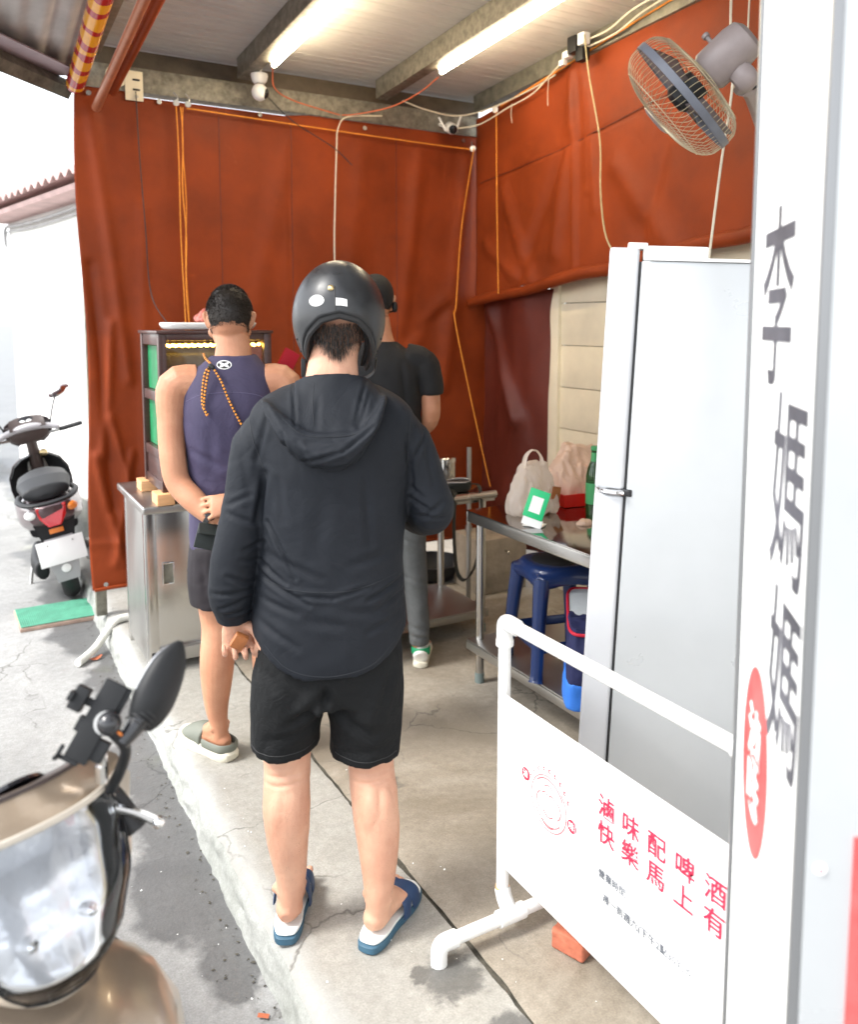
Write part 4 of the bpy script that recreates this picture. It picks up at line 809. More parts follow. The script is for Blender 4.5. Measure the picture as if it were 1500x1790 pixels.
# round badge print: ring, small seals, plain stand-in head outline
def ringp(r0, r1, a0=0, a1=6.2832, n=40):
    t = np.linspace(a0, a1, n); return loft([np.stack([r * np.cos(t), r * np.sin(t), 0 * t], 1) for r in (r0, r1)], caps=False, closed=False)
def decal(nm, part, m, u, v): 
    v_, f_ = part; M = np.array(bmx(u, v)); return obj(nm, (v_ @ M[:3, :3].T + M[:3, 3], f_), m, bn, smooth=False)
m_lr = mat('ink_rose', (.55, .14, .16), .6); m_lg = mat('ink_pale', (.50, .44, .46), .6)
decal('badge_ring', ringp(.0985, .1008), m_lg, .258, .43); decal('badge_ring', ringp(.0655, .0685), m_lr, .258, .43); decal('badge_arc', ringp(.058, .062, .5, 2.4), m_lr, .258, .43); decal('badge_arc', ringp(.054, .057, 3.6, 5.6), m_lr, .258, .43)
for k, (du, dv) in enumerate(((-.115, -.07), (.112, .02))):
    decal('badge_seal', ringp(.0005, .016), MT['ink_red'], .258 + du, .43 + dv); text_mesh('badge_character', '滷味'[k], .02, MT['paper'], bn, bmx(.258 + du, .43 + dv, .0022))
for k in range(9): a = .5 + k * .26; decal('badge_letter', (np.array([(x, y, 0) for x, y in ((-.005, -.006), (.005, -.006), (.005, -.003), (-.002, -.001), (.004, .002), (.004, .006), (-.005, .005))]) + [.083 * math.cos(a), .083 * math.sin(a), 0], [(0, 1, 2, 3, 4, 5, 6)]), m_lr, .258, .43)
for k in range(9): a = 3.6 + k * .26; decal('badge_letter', (np.array([(x, y, 0) for x, y in ((-.005, -.006), (.005, -.006), (.004, .002), (.004, .006), (-.005, .005))]) + [.083 * math.cos(a), .083 * math.sin(a), 0], [(0, 1, 2, 3, 4)]), m_lg, .258, .43)
for (x, y, r0, a0, a1) in ((0, .028, .016, .3, 2.6), (.012, .012, .010, .5, 2.6), (-.014, .012, .010, .5, 2.6), (0, -.012, .020, 3.6, 5.6), (.022, -.004, .022, -1.0, 1.2), (-.022, -.004, .022, 2.0, 4.2), (.0, -.03, .028, 3.8, 5.4)):
    p_ = ringp(r0, r0 + .0034, a0, a1, 14); decal('badge_stroke', (p_[0] + [x, y, 0], p_[1]), m_lr, .258, .43)
# bricks by the sign foot
for k, (x, y, z, a, l) in enumerate(((1.37, 1.565, .029, .35, 'red brick lying under another behind the pipe sign'), (1.40, 1.55, .0885, .15, 'red brick stacked on the lower one behind the pipe sign'), (1.56, 1.42, .029, .5, 'red brick lying alone nearer the refrigerator'))):
    b_ = obj('brick', wrinkle(remesh([bxm((.205, .095, .055), (0, 0, 0), .004)], .006, 1), .002, (40, 40, 40), seed=k), MT['brick']); b_.location = (x, y, z); b_.rotation_euler = (0, 0, a); tag(b_, l, 'brick')

# ================================================================== upright sign box with brush lettering
sg = thing('sign_box', 'tall white upright sign box with black brush characters and red seal', 'sign')
A3, B3 = Vector((1.129, .919, 0)), Vector((.850, .594, 0)); ux = (B3 - A3).normalized(); nz_ = Vector((-.757, .652, 0)); Wb = (B3 - A3).length
sg.matrix_world = basis(ux, -nz_, A3)     # x along the face to its near edge, y into the box, z up
TH = .105
obj('core', bxm((Wb - .02, TH - .01, 2.56), (Wb / 2, TH / 2, 1.30), .002), MT['white_plastic'], sg)
obj('face_sheet', bxm((Wb - .03, .003, 2.5), (Wb / 2, .0, 1.30), 0), MT['paper'], sg)
m_alu = mat('alu_edge', (.20, .205, .21), .4, .5)
for x in (.004, Wb - .004): obj('frame_strip', bxm((.012, TH + .012, 2.6), (x, TH / 2, 1.30), .002), m_alu, sg)
for z in (.005, 2.595): obj('frame_strip', bxm((Wb - .03, TH + .008, .012), (Wb / 2, TH / 2, z), .002), MT['fridge_side'], sg)
ep = obj('end_panel', bxm((.003, TH - .012, 2.5), (Wb + .0045, TH / 2, 1.30), 0), MT['fridge_side'], sg)
obj('rivet', lathe([(0, .004), (.006, .003), (.008, 0)], 14, (1, 0, 0), (Wb + .006, .022, .955)), MT['paper'], ep); obj('rivet_pin', lathe([(0, .0055), (.0025, .004)], 8, (1, 0, 0), (Wb + .006, .022, .955)), MT['ink_red'], ep)
obj('red_edge', bxm((.004, .03, 1.0), (Wb + .007, .072, .5), 0), MT['seal_red'], ep)
def fm(x, z, off=.0022): return basis((1, 0, 0), (0, 0, 1), (x, -off, z))
for ch, x, z, s in (('李', .19, 1.615, .27), ('媽', .30, 1.365, .26), ('媽', .318, 1.115, .24)): text_mesh('brush_character', ch, s, MT['ink_soft'], sg, fm(x, z), bold=.0012, sx=.76)
sl = obj('seal', lathe([(0, 0), (.058, 0), (.058, .001), (0, .001)], 40, (0, -1, 0), (0, 0, 0)), MT['seal_red'], sg)
sl.data.transform(Matrix.Translation((.165, -.0020, .94)) @ Matrix.Diagonal((1.5, 1, 2.5, 1)))
for k, ch in enumerate('滷味'): text_mesh('seal_character', ch, .085, MT['paper'], sg, fm(.165, .975 - k * .085, .0042), bold=.002)
# ================================================================== people
def nrmz(v): v = np.array(v, float); return v / np.linalg.norm(v)
def rot(v, ax, ang):
    ax = nrmz(ax); v = np.array(v, float); c, s = math.cos(ang), math.sin(ang)
    return v * c + np.cross(ax, v) * s + ax * (ax @ v) * (1 - c)
def hand(wrist, d, n, th, curl=(20, 25, 15), k=1.0, thumb=(.6, .65, .35)):
    """palm + five fingers; d wrist->knuckles, n the way the palm faces, th the thumb side"""
    d = nrmz(d); th = nrmz(np.array(th) - d * (np.array(th) @ d)); n0 = np.array(n, float); n = nrmz(n0 - d * (n0 @ d) - th * (n0 @ th)); w0 = np.array(wrist, float); P = []
    P.append(tube([w0 - d * .03 * k, w0, w0 + d * .03 * k, w0 + d * .07 * k, w0 + d * .097 * k], [(.026 * k, .020 * k), (.025 * k, .018 * k), (.036 * k, .019 * k), (.042 * k, .0155 * k), (.040 * k, .012 * k)], 16, 4, ref=th))
    ax = np.cross(d, n)
    for f, (ln, dr) in enumerate(zip((.072, .080, .075, .058), (-.002, .002, .0, -.008))):
        b = w0 + d * (.090 + dr) * k + th * (.034 - f * .0228) * k; dd = nrmz(d + th * (.10 - f * .06)); pts = [b - dd * .02 * k, b]; a = 0
        for sg_, cu in zip((.46, .30, .24), curl):
            a += R(cu * (1 + .06 * f)); b = b + rot(dd, ax, a) * ln * sg_ * k; pts.append(b)
        P.append(tube(pts, [.0090 * k, .0088 * k, .0083 * k, .0078 * k, .0064 * k], 10, 3))
    tb = w0 + d * .028 * k + th * .026 * k; t1 = nrmz(th * thumb[0] + d * thumb[1] + n * thumb[2]); t2 = nrmz(t1 * .6 + d * .6 + n * .35)
    P.append(tube([tb - t1 * .015 * k, tb + t1 * .012 * k, tb + t1 * .045 * k, tb + t1 * .045 * k + t2 * .03 * k, tb + t1 * .045 * k + t2 * .052 * k], [.015 * k, .0145 * k, .0115 * k, .0105 * k, .0075 * k], 10, 3))
    return P
def foot(heel, ang, z, L=.25, k=1.0, toes=True):
    """heel point on the sole plane, ang clockwise from +y"""
    f = np.array([math.sin(ang), math.cos(ang), 0]); s = np.array([f[1], -f[0], 0]); h = np.array([heel[0], heel[1], z]); u = np.array([0, 0, 1.]); q = L / .25
    P = [tube([h + f * a * q + u * b for a, b in ((.006, .028), (.03, .034), (.08, .038), (.13, .033), (.175, .023), (.205, .017), (.222, .013))], [(.016, .016), (.031, .032), (.034, .036), (.040, .030), (.045, .020), (.044, .015), (.036, .011)], 18, 4, ref=s),
         tube([h + f * .045 * q + u * .10, h + f * .07 * q + u * .07, h + f * .13 * q + u * .045], [(.034, .038), (.034, .036), (.034, .024)], 16, 4, ref=s)]
    if toes:
        for j in range(5): c = h + f * (.222 + (.020, .018, .012, .004, -.006)[j] * 1.0) * q + s * (.034 - j * .017) * (-1 if k > 0 else 1); P.append(ellipsoid(c + u * .012, (.0125 if j == 0 else .009,) * 2 + (.010,)))
    for sg_ in (1, -1): P.append(ellipsoid(h + f * .05 * q + s * sg_ * .032 + u * .085, (.012, .012, .014)))
    return P
def head(c, yaw=0.0, nod=0.0, k=1.0, nape=None):
    """skull, face, ears about c; +y is the way the face looks"""
    P = [ellipsoid((0, -.012, .015), (.076, .094, .100)), ellipsoid((0, .022, -.045), (.060, .066, .072)), tube([(0, .05, -.10), (0, .062, -.088), (0, .066, -.07)], [(.024, .014), (.032, .018), (.03, .016)], 12, 3, ref=(1, 0, 0)),
         tube([(0, .080, .02), (0, .092, -.01), (0, .106, -.033), (0, .090, -.046)], [(.009, .008), (.010, .010), (.015, .012), (.012, .008)], 10, 3, ref=(1, 0, 0)),
         tube([(-.05, .062, .028), (0, .083, .034), (.05, .062, .028)], [.010, .012, .010], 8, 3), tube([(-.024, .078, -.066), (0, .088, -.067), (.024, .078, -.066)], [.006, .009, .006], 8, 3)]
    for s in (-1, 1):
        P += [ellipsoid((s * .050, .052, -.028), (.026, .024, .024)), tube([(s * .070, -.004, -.034), (s * .080, -.010, -.010), (s * .087, -.016, .012), (s * .080, -.004, .024), (s * .072, .004, .008)], [(.008, .006), (.009, .006), (.008, .007), (.007, .006), (.006, .006)], 8, 4), ellipsoid((s * .076, -.006, -.004), (.010, .013, .026))]
    M = np.array((Matrix.Rotation(yaw, 3, 'Z') @ Matrix.Rotation(nod, 3, 'X')))
    return [((np.asarray(v) * k) @ M.T + np.array(c), f) for v, f in P], M
def eyes(par, c, M):
    for s in (-1, 1):
        p = np.array([s * .032, .068, .004]) @ M.T + np.array(c); e = obj('eye', ellipsoid(p, (.012, .012, .010)), MT['paper'], par); q = np.array([s * .032, .079, .004]) @ M.T + np.array(c); obj('iris', ellipsoid(q, (.0045, .003, .0045), 6, 8), MT['rubber'], e)
def c2(co, x0, z0, x1, z1, wd, dp, back=True):
    d = np.array([x1 - x0, z1 - z0]); X = co[:, 0] - x0; Zz = co[:, 2] - z0; t = np.clip((X * d[0] + Zz * d[1]) / (d @ d + 1e-9), 0, 1)
    ds = np.sqrt((X - t * d[0]) ** 2 + (Zz - t * d[1]) ** 2); fade = np.sin(np.pi * (t * .8 + .1)) ** .7
    r = (-dp * np.exp(-(ds / wd) ** 2) + .5 * dp * np.exp(-((ds - 2.0 * wd) / (1.2 * wd)) ** 2)) * fade
    return r * (co[:, 1] < .03) if back else r * (co[:, 1] > -.03)
def cloth(parts, voxel, amp, sc, creases, seed, sm=4):
    me = remesh(parts, voxel, sm); co, no = get_co(me); rdg = (1 - np.abs(vnoise(co * np.array([9, 9, 6.]) + seed * 3 + .6 * fbm(co * 5, 2)[:, None]))) ** 7
    d = -.6 * amp * rdg * np.clip(.5 + fbm(co * 4 + seed, 2), 0, 1) + amp * fbm(co * np.array(sc) + seed, 3) + amp * .5 * fbm(co * np.array(sc) * 3.1 + seed, 2)
    for c in creases: d = d + c2(co, *c)
    set_co(me, co + no * d[:, None]); return me
def surf_line(me, pts, r, m, name, par, diry=1.0, off=.0):
    """thin tube lying on the cloth: pts (x, z), dropped onto the surface from behind (-y)"""
    from mathutils.bvhtree import BVHTree
    co, _ = get_co(me); t = BVHTree.FromPolygons(co.tolist(), [tuple(p.vertices) for p in me.polygons]); out = []
    for x, z in cr(pts, 6):
        h = t.ray_cast(Vector((x, -1.0 * diry, z)), Vector((0, diry, 0)))
        if h[0] is not None: out.append((h[0].x, h[0].y - off * diry, h[0].z))
    return obj(name, tube(out, r, 6, 1), m, par) if len(out) > 3 else None
def strands(name, spots, m, par, r=.0006):
    """hair as thin tapering blades; spots = (root, direction, length)"""
    Vs, Fs = [], []
    for p, d, L in spots:
        p = np.array(p); d = nrmz(d); s = nrmz(np.cross(d, RNG.normal(size=3))) * r; k = len(Vs)
        Vs += [p - s, p + s, p + d * L * .6 + s * .6, p + d * L * .6 - s * .6, p + d * L + np.array([0, 0, -L * .15])]; Fs += [(k, k + 1, k + 2, k + 3), (k + 3, k + 2, k + 4)]
    return obj(name, (np.array(Vs), Fs), m, par, smooth=False, kind='stuff')
def KP(px, py): return ((px - 588) * .00141, 1.6 - (py - 565) * .00141)
def kc(ax, ay, bx, by, wd, dp): a = KP(ax, ay); b = KP(bx, by); return (*a, *b, wd * .62, dp * .74)

# ---------------------------------------------------------------- person in the helmet and dark hooded jacket
def calf(c, k):
    k0, k1, k2, k3 = [np.array(q, float) for q in c]
    return [ellipsoid(k1 + [-.014, -.016, .015], (.034, .037, .09)), ellipsoid(k1 + [.015, -.014, .0], (.034, .037, .095)), tube([k1 + [0, -.035, -.08], k2 + [0, -.018, 0], k3], [(.016, .010), (.009, .008), (.012, .010)], 10, 4, ref=(1, 0, 0))]
p1 = thing('person', 'person in a black helmet, dark hooded jacket, black shorts and blue slides', 'person', (.825, 1.926, 0), R(-23.18))
SZ = .030; aL, aR = R(5), R(31)
hL, hR = (-.142, -.055), (.070, -.108)
legL = tube([(-.105, 0, .92), (-.125, .0, .70), (-.136, .012, .50), (-.136, .008, .43), (-.138, -.012, .345), (-.136, -.016, .26), (-.130, -.014, .165), (-.132, -.014, .105), (-.134, -.010, .06)], [.088, .084, .066, .060, .0610, .055, .042, (.032, .038), (.034, .040)], 20, 4)
legR = tube([(.07, 0, .92), (.076, 0, .70), (.082, .005, .50), (.084, .0, .43), (.093, -.03, .345), (.099, -.045, .26), (.099, -.064, .165), (.096, -.070, .105), (.096, -.066, .06)], [.088, .084, .066, .060, .0615, .056, .043, (.033, .038), (.035, .040)], 20, 4)
legLc = [(-.137, -.014, .43), (-.138, -.020, .32), (-.132, -.02, .14), (-.137, -.030, .06)]; legRc = [(.088, -.012, .43), (.096, -.042, .32), (.098, -.078, .14), (.092, -.090, .06)]
hd1, M1 = head((.012, .045, 1.612), 0, R(-14))
wr = np.array((-.262, .004, .862)); hb = hand(wr, (.10, .02, -1), (.25, -1, 0), (1, .2, 0), (55, 75, 45), .98, (.5, .6, .9))
rw_ = np.array((.125, .27, 1.125)); hb2 = hand(rw_, (-.5, .8, .1), (-.8, -.5, -.1), (0, 0, 1), (30, 40, 25))
body = remesh([legL, legR] + foot(hL, aL, SZ, .232, k=-1) + foot(hR, aR, SZ, .232, k=1) + hd1 + hb + hb2 + calf(legLc, 1) + calf(legRc, 1) +
              [stack([(.80, -.02, 0, .15, .10), (.95, -.018, 0, .155, .105), (1.08, -.012, 0, .145, .10), (1.25, -.005, -.005, .155, .10), (1.34, -.005, -.005, .15, .085), (1.40, -.006, 0, .11, .066), (1.45, -.007, .0, .072, .062), (1.50, -.005, .012, .063, .062), (1.55, .004, .025, .062, .066)], 24, 3),
               tube([(-.15, 0, 1.33), (-.222, -.02, 1.16), (-.25, -.03, 1.02), (-.262, 0, .88)], [.05, .042, .036, .026], 14, 4), tube([(.145, 0, 1.33), (.218, -.015, 1.2), (.24, -.015, 1.12), (.20, .13, 1.10), (.13, .26, 1.12)], [.05, .042, .04, .036, .026], 14, 4)], .0042, 3)
co, no = get_co(body); dsp = .0012 * fbm(co * 22, 3)
for xx, zz_, ww in ((-.137, .425, .05), (.088, .425, .05), (-.137, .448, .05), (.088, .446, .05)): dsp = dsp + c2(co, xx - ww, zz_ - .006, xx + ww, zz_ + .004, .0045, .0022)
set_co(body, co + no * dsp[:, None])
bo = obj('body', body, MT['skin'], p1); eyes(p1, (.012, .045, 1.612), M1)
# shorts
sh = cloth([stack([(.64, -.022, 0, .165, .115), (.72, -.022, 0, .190, .118), (.78, -.020, 0, .184, .115), (.86, -.02, 0, .176, .11), (.95, -.02, 0, .16, .10)], 30, 3, 2.5),
            tube([(-.10, 0, .76), (-.125, 0, .68), (-.141, .004, .56), (-.142, .006, .510)], [(.092, .100), (.100, .112), (.090, .100), (.089, .099)], 26, 4, ref=(1, 0, 0)),
            tube([(.060, 0, .76), (.072, 0, .68), (.070, .0, .54), (.069, .0, .480)], [(.092, .100), (.103, .112), (.092, .100), (.090, .099)], 26, 4, ref=(1, 0, 0))], .0065, .005, (7, 7, 5),
           [(-.03, .69, -.10, .62, .012, .007), (-.03, .68, .05, .60, .012, .007), (-.04, .66, -.14, .60, .010, .005), (-.02, .64, .08, .56, .010, .006), (.02, .60, .12, .57, .012, .004), (-.06, .60, -.18, .56, .012, .004), (-.18, .74, -.10, .66, .010, .004), (.14, .74, .10, .62, .010, .005), (-.034, .70, -.034, .60, .009, .010), (.02, .52, .13, .53, .01, .003)], 2.0)
sho = obj('shorts', sh, MT['shorts'], p1)
surf_line(sh, [(-.222, .530), (-.18, .526), (-.10, .528), (-.062, .536)], .0012, MT['rubber'], 'hem_stitch', sho); surf_line(sh, [(-.01, .507), (.05, .499), (.11, .499), (.148, .501)], .0012, MT['rubber'], 'hem_stitch', sho)
# jacket
def hemf(fr_, cx, sx): return .095 * np.abs(cx) ** 3 * (1 - fr_) ** 6
jk = cloth([stack([(.728, -.020, .0, .190, .134), (.79, -.019, .0, .197, .136), (.90, -.018, .0, .189, .130), (1.0, -.014, -.005, .183, .122), (1.12, -.006, -.008, .184, .124), (1.25, 0, -.012, .190, .128), (1.33, -.002, -.012, .200, .118), (1.375, -.006, -.009, .204, .100), (1.41, -.008, -.004, .178, .086), (1.435, -.008, .0, .135, .074), (1.452, -.008, .006, .09, .060)], 40, 4, 2.5, hemf),
            tube([(-.150, -.006, 1.335), (-.192, -.010, 1.285), (-.226, -.026, 1.15), (-.240, -.034, 1.09), (-.255, -.032, 1.01), (-.266, -.018, .925), (-.265, -.004, .878), (-.262, 0, .846)], [.066, .066, .056, .057, .058, .056, .048, .042], 22, 4),
            tube([(.140, -.006, 1.335), (.184, -.010, 1.285), (.222, -.018, 1.19), (.243, -.016, 1.125), (.225, .07, 1.095), (.18, .17, 1.10), (.13, .25, 1.12)], [.066, .066, .058, .060, .057, .052, .045], 22, 4)], .0048, .0028, (6, 6, 5),
           [kc(470, 905, 518, 1000, .007, .009), kc(455, 1000, 540, 1046, .009, .009), kc(452, 975, 500, 1010, .008, .006), kc(523, 1030, 580, 1036, .008, .007), kc(580, 1036, 640, 1020, .008, .006), kc(640, 1044, 702, 1016, .008, .008), kc(655, 1062, 704, 1040, .008, .006), kc(637, 830, 645, 945, .016, .005), kc(560, 860, 556, 960, .030, .004),
            kc(480, 700, 452, 800, .010, .006), kc(468, 820, 452, 905, .012, .012), kc(712, 765, 722, 860, .010, .008), kc(716, 815, 748, 760, .008, .007), kc(716, 850, 742, 872, .008, .007), kc(716, 872, 760, 898, .008, .008), kc(735, 912, 775, 880, .010, .006), kc(726, 905, 786, 908, .008, .005),
            kc(430, 955, 464, 944, .008, .007), kc(424, 972, 470, 985, .008, .006), kc(400, 890, 450, 910, .010, .005), kc(395, 880, 440, 860, .010, .004), kc(372, 1035, 440, 1030, .009, .005), kc(385, 1062, 430, 1045, .008, .006), kc(400, 1000, 440, 1020, .009, .006), kc(395, 1075, 432, 1068, .007, .006),
            kc(450, 1080, 520, 1120, .014, .005), kc(640, 1100, 700, 1075, .012, .005), kc(540, 1075, 600, 1085, .018, .004), kc(455, 1040, 520, 1062, .012, .005), kc(600, 1060, 680, 1070, .015, .004), kc(470, 960, 560, 1000, .014, .004), kc(610, 980, 690, 960, .016, .004), kc(490, 830, 500, 900, .014, .004), kc(420, 740, 440, 860, .014, .004), kc(740, 740, 760, 850, .012, .004)], 5.0, 9)
jo = obj('jacket', jk, MT['jacket'], p1)
surf_line(jk, [KP(462, 1008), KP(500, 1018), KP(560, 1024), KP(620, 1022), KP(700, 1002)], .0014, MT['jacket_seam'], 'waist_seam', jo)
surf_line(jk, [KP(437, 715), KP(446, 760), KP(460, 800), KP(470, 830)], .0013, MT['jacket_seam'], 'shoulder_seam', jo); surf_line(jk, [KP(722, 700), KP(716, 760), KP(712, 820)], .0013, MT['jacket_seam'], 'shoulder_seam', jo)
surf_line(jk, [(-.18, .815), (-.12, .762), (-.02, .743), (.08, .762), (.14, .812)], .0012, MT['jacket_seam'], 'hem_stitch', jo)
# hood lying on the back
def rs(pts, n=33): A_ = np.array(pts, float); B_ = cr(A_, 8); t = np.linspace(0, len(B_) - 1, n); i = np.clip(t.astype(int), 0, len(B_) - 2); f = (t - i)[:, None]; return B_[i] * (1 - f) + B_[i + 1] * f
colr = rs([(-.125, .045, 1.425), (-.100, -.010, 1.455), (-.068, -.052, 1.472), (-.008, -.068, 1.478), (.052, -.052, 1.472), (.084, -.010, 1.458), (.10, .045, 1.430)])
rimc = rs([(-.172, .03, 1.405), (-.168, -.075, 1.420), (-.122, -.128, 1.388), (-.066, -.150, 1.352), (-.008, -.156, 1.346), (.052, -.148, 1.353), (.096, -.120, 1.394), (.118, -.065, 1.428), (.12, .03, 1.415)])
botc = rs([(-.178, .03, 1.392), (-.172, -.085, 1.395), (-.134, -.138, 1.325), (-.078, -.155, 1.278), (-.010, -.160, 1.254), (.052, -.155, 1.276), (.100, -.132, 1.345), (.126, -.075, 1.405), (.128, .03, 1.40)])
bul = rs([(-.182, .03, 1.398), (-.178, -.092, 1.408), (-.136, -.160, 1.356), (-.076, -.188, 1.312), (-.010, -.195, 1.298), (.052, -.188, 1.312), (.104, -.156, 1.370), (.128, -.085, 1.418), (.128, .03, 1.408)])
tuck = rs([(-.15, .03, 1.392), (-.14, -.06, 1.39), (-.11, -.095, 1.33), (-.06, -.10, 1.285), (-.010, -.10, 1.265), (.045, -.10, 1.285), (.08, -.09, 1.345), (.10, -.05, 1.40), (.105, .03, 1.40)])
inn = rs([(-.08, .05, 1.39), (-.05, .02, 1.42), (-.03, .0, 1.44), (-.008, -.01, 1.44), (.02, .0, 1.44), (.04, .02, 1.42), (.06, .05, 1.39)])
midl = colr * .5 + rimc * .5 + np.array([0, .004, .002])
prof = [colr, midl, rimc + [0, .006, -.004], rimc + [0, -.006, .0], rimc * .5 + bul * .5 + [0, -.006, .004], bul, bul * .45 + botc * .55 + [0, -.012, 0], botc, tuck, inn]
hd_rings = np.stack(prof, 1)
hood = remesh([loft(hd_rings)], .0055, 3)
co, no = get_co(hood); dsp = .0035 * fbm(co * np.array([9, 9, 9]) + 3, 3)
for c in (kc(500, 745, 512, 800, .007, .006), kc(525, 795, 600, 775, .007, .008), kc(600, 775, 652, 735, .007, .008), kc(525, 758, 545, 800, .008, .005), kc(612, 800, 640, 770, .006, .007), kc(530, 808, 615, 802, .007, .006), kc(470, 700, 500, 750, .007, .005), kc(645, 690, 625, 745, .007, .005), kc(540, 760, 620, 752, .009, .004), kc(515, 665, 522, 735, .006, .006), kc(640, 668, 622, 735, .007, .006), kc(560, 690, 556, 740, .01, .003)): dsp = dsp + c2(co, *c)
set_co(hood, co + no * dsp[:, None]); ho = obj('hood', hood, MT['jacket'], jo)
surf_line(hood, [KP(552, 668), KP(550, 700), KP(552, 735)], .001, MT['jacket_seam'], 'hood_seam', ho); surf_line(hood, [KP(500, 722), KP(535, 748), KP(580, 752), KP(625, 746), KP(652, 716)], .0012, MT['jacket_seam'], 'hood_seam', ho)
# nape hair
sp = []
for i in range(3000):
    f = RNG.normal(0, .6); z = RNG.uniform(1.515, 1.60)
    if abs(f) > 1.35: continue
    lim = 1.545 - .016 * math.cos(f * 3.1) + .012 * abs(f)
    if z < lim - RNG.exponential(.010): continue
    rr = .066 + .014 * np.clip((z - 1.52) / .07, 0, 1); p = np.array([.006 + rr * math.sin(f), .028 - (rr + .012) * math.cos(f), z]); sp.append((p, (math.sin(f) * .25 + RNG.normal(0, .1), -math.cos(f) * .25, -1), RNG.uniform(.008, .018)))
strands('hair', sp, MT['hair'], p1)
lh = []
from mathutils.kdtree import KDTree
co, no = get_co(body); sel = np.where((co[:, 2] > .12) & (co[:, 2] < .40))[0]
for i in RNG.choice(sel, 600): lh.append((co[i], no[i] * .6 + np.array([0, 0, -1]) + RNG.normal(0, .25, 3), RNG.uniform(.005, .012)))
strands('leg_hair', lh, MT['hair'], p1, .0001)
# helmet
hc = np.array([.012, .035]); zc, zt = 1.612, 1.757
kph = np.array([0, 25, 45, 62, 78, 95, 108, 122, 138, 155, 180.]); kzb = np.array([1.624, 1.612, 1.578, 1.536, 1.502, 1.490, 1.498, 1.56, 1.635, 1.66, 1.668])
def zb(ph): return np.interp(np.abs((np.degrees(ph) + 180) % 360 - 180), kph, kzb)
def hsurf(ph, z, g=0.0):
    k_ = np.where(z > zc, np.sqrt(np.maximum(0, 1 - ((z - zc) / (zt - zc + g)) ** 2)), 1 - .42 * (np.maximum(0, zc - z) / .13) ** 2)
    return np.stack([hc[0] + (.1175 + g) * k_ * np.sin(ph), hc[1] - (.134 + g) * k_ * np.cos(ph), z], -1)
nph, ns = 96, 26; ph = np.arange(nph) / nph * 2 * np.pi
def shell(g, t0=.004):
    return [hsurf(ph, zb(ph) + (zt + g - .0008 - zb(ph)) * math.cos(s * math.pi / 2) if s < 1 else zb(ph), g) for s in np.linspace(t0, 1, ns)]
he = thing('tmp', '', ''); bpy.data.objects.remove(he)
rings = shell(0.0) + shell(-.022)[::-1]
hel = obj('helmet', loft(rings), MT['helmet'], p1, smooth='all')
obj('rim_trim', tube([hsurf(np.array([a]), zb(np.array([a])), -.010)[0] for a in np.linspace(0, 2 * np.pi, 97)], [(.014, .007)] * 97, 8, 1, ref=(0, 0, 1)), MT['rubber'], hel)
lin = shell(-.0225); lin2 = shell(-.034); obj('liner', loft(lin + lin2[::-1]), MT['foam_black'], hel, smooth='all')
def patch(name, fn, m, n=24, off=.0012):
    b = [hsurf(np.array([p]), np.array([z]), off)[0] for p, z in fn]; c = np.mean(b, 0) ; c = hsurf(np.array([np.mean([q[0] for q in fn])]), np.array([np.mean([q[1] for q in fn])]), off)[0]
    return obj(name, (np.array(b + [c]), [(i, (i + 1) % len(b), len(b)) for i in range(len(b))]), m, hel)
oc = (-.50, 1.6535); patch('oval_sticker', [(oc[0] + .178 * math.cos(a), oc[1] + .0135 * math.sin(a)) for a in np.linspace(0, 6.283, 28)[:-1]], MT['paper'])
patch('label_sticker', [(.04 + a, 1.6500 + b) for a, b in ((-.11, -.008), (0, -.008), (.125, -.011), (.125, .006), (0, .009), (-.11, .010))], MT['paper'])
sp_ = hsurf(np.array([-.19]), np.array([1.684]))[0]; obj('snap_stud', lathe([(0, .005), (.006, .004), (.0085, 0)], 14, (sp_[0] - hc[0], sp_[1] - hc[1], .1), sp_), MT['brass'], hel)
obj('back_seam', tube([hsurf(np.array([-.10 + .02 * t]), np.array([1.688 - t * .062]), .0002)[0] for t in np.linspace(0, 1, 8)], .0014, 6, 1), MT['rubber'], hel)
for s in (-1, 1): obj('chin_strap', tube([(.012 + s * .094, .03, 1.51), (.012 + s * .088, .05, 1.475), (.012 + s * .06, .10, 1.455), (.012 + s * .0, .125, 1.45)], [(.010, .002)] * 4, 6, 4, ref=(0, 1, .2)), MT['rubber'], hel)
obj('strap_buckle', bxm((.012, .03, .045), (-.078, .01, 1.488), .003), MT['black_plastic'], hel)
for s in (-1, 1):
    for k_ in range(2): q = hsurf(np.array([s * (1.25 + .1 * k_)]), np.array([1.56 - .03 * k_]))[0]; obj('vent_dot', ellipsoid(q, (.0035, .0035, .0035), 5, 6), MT['rubber'], hel)
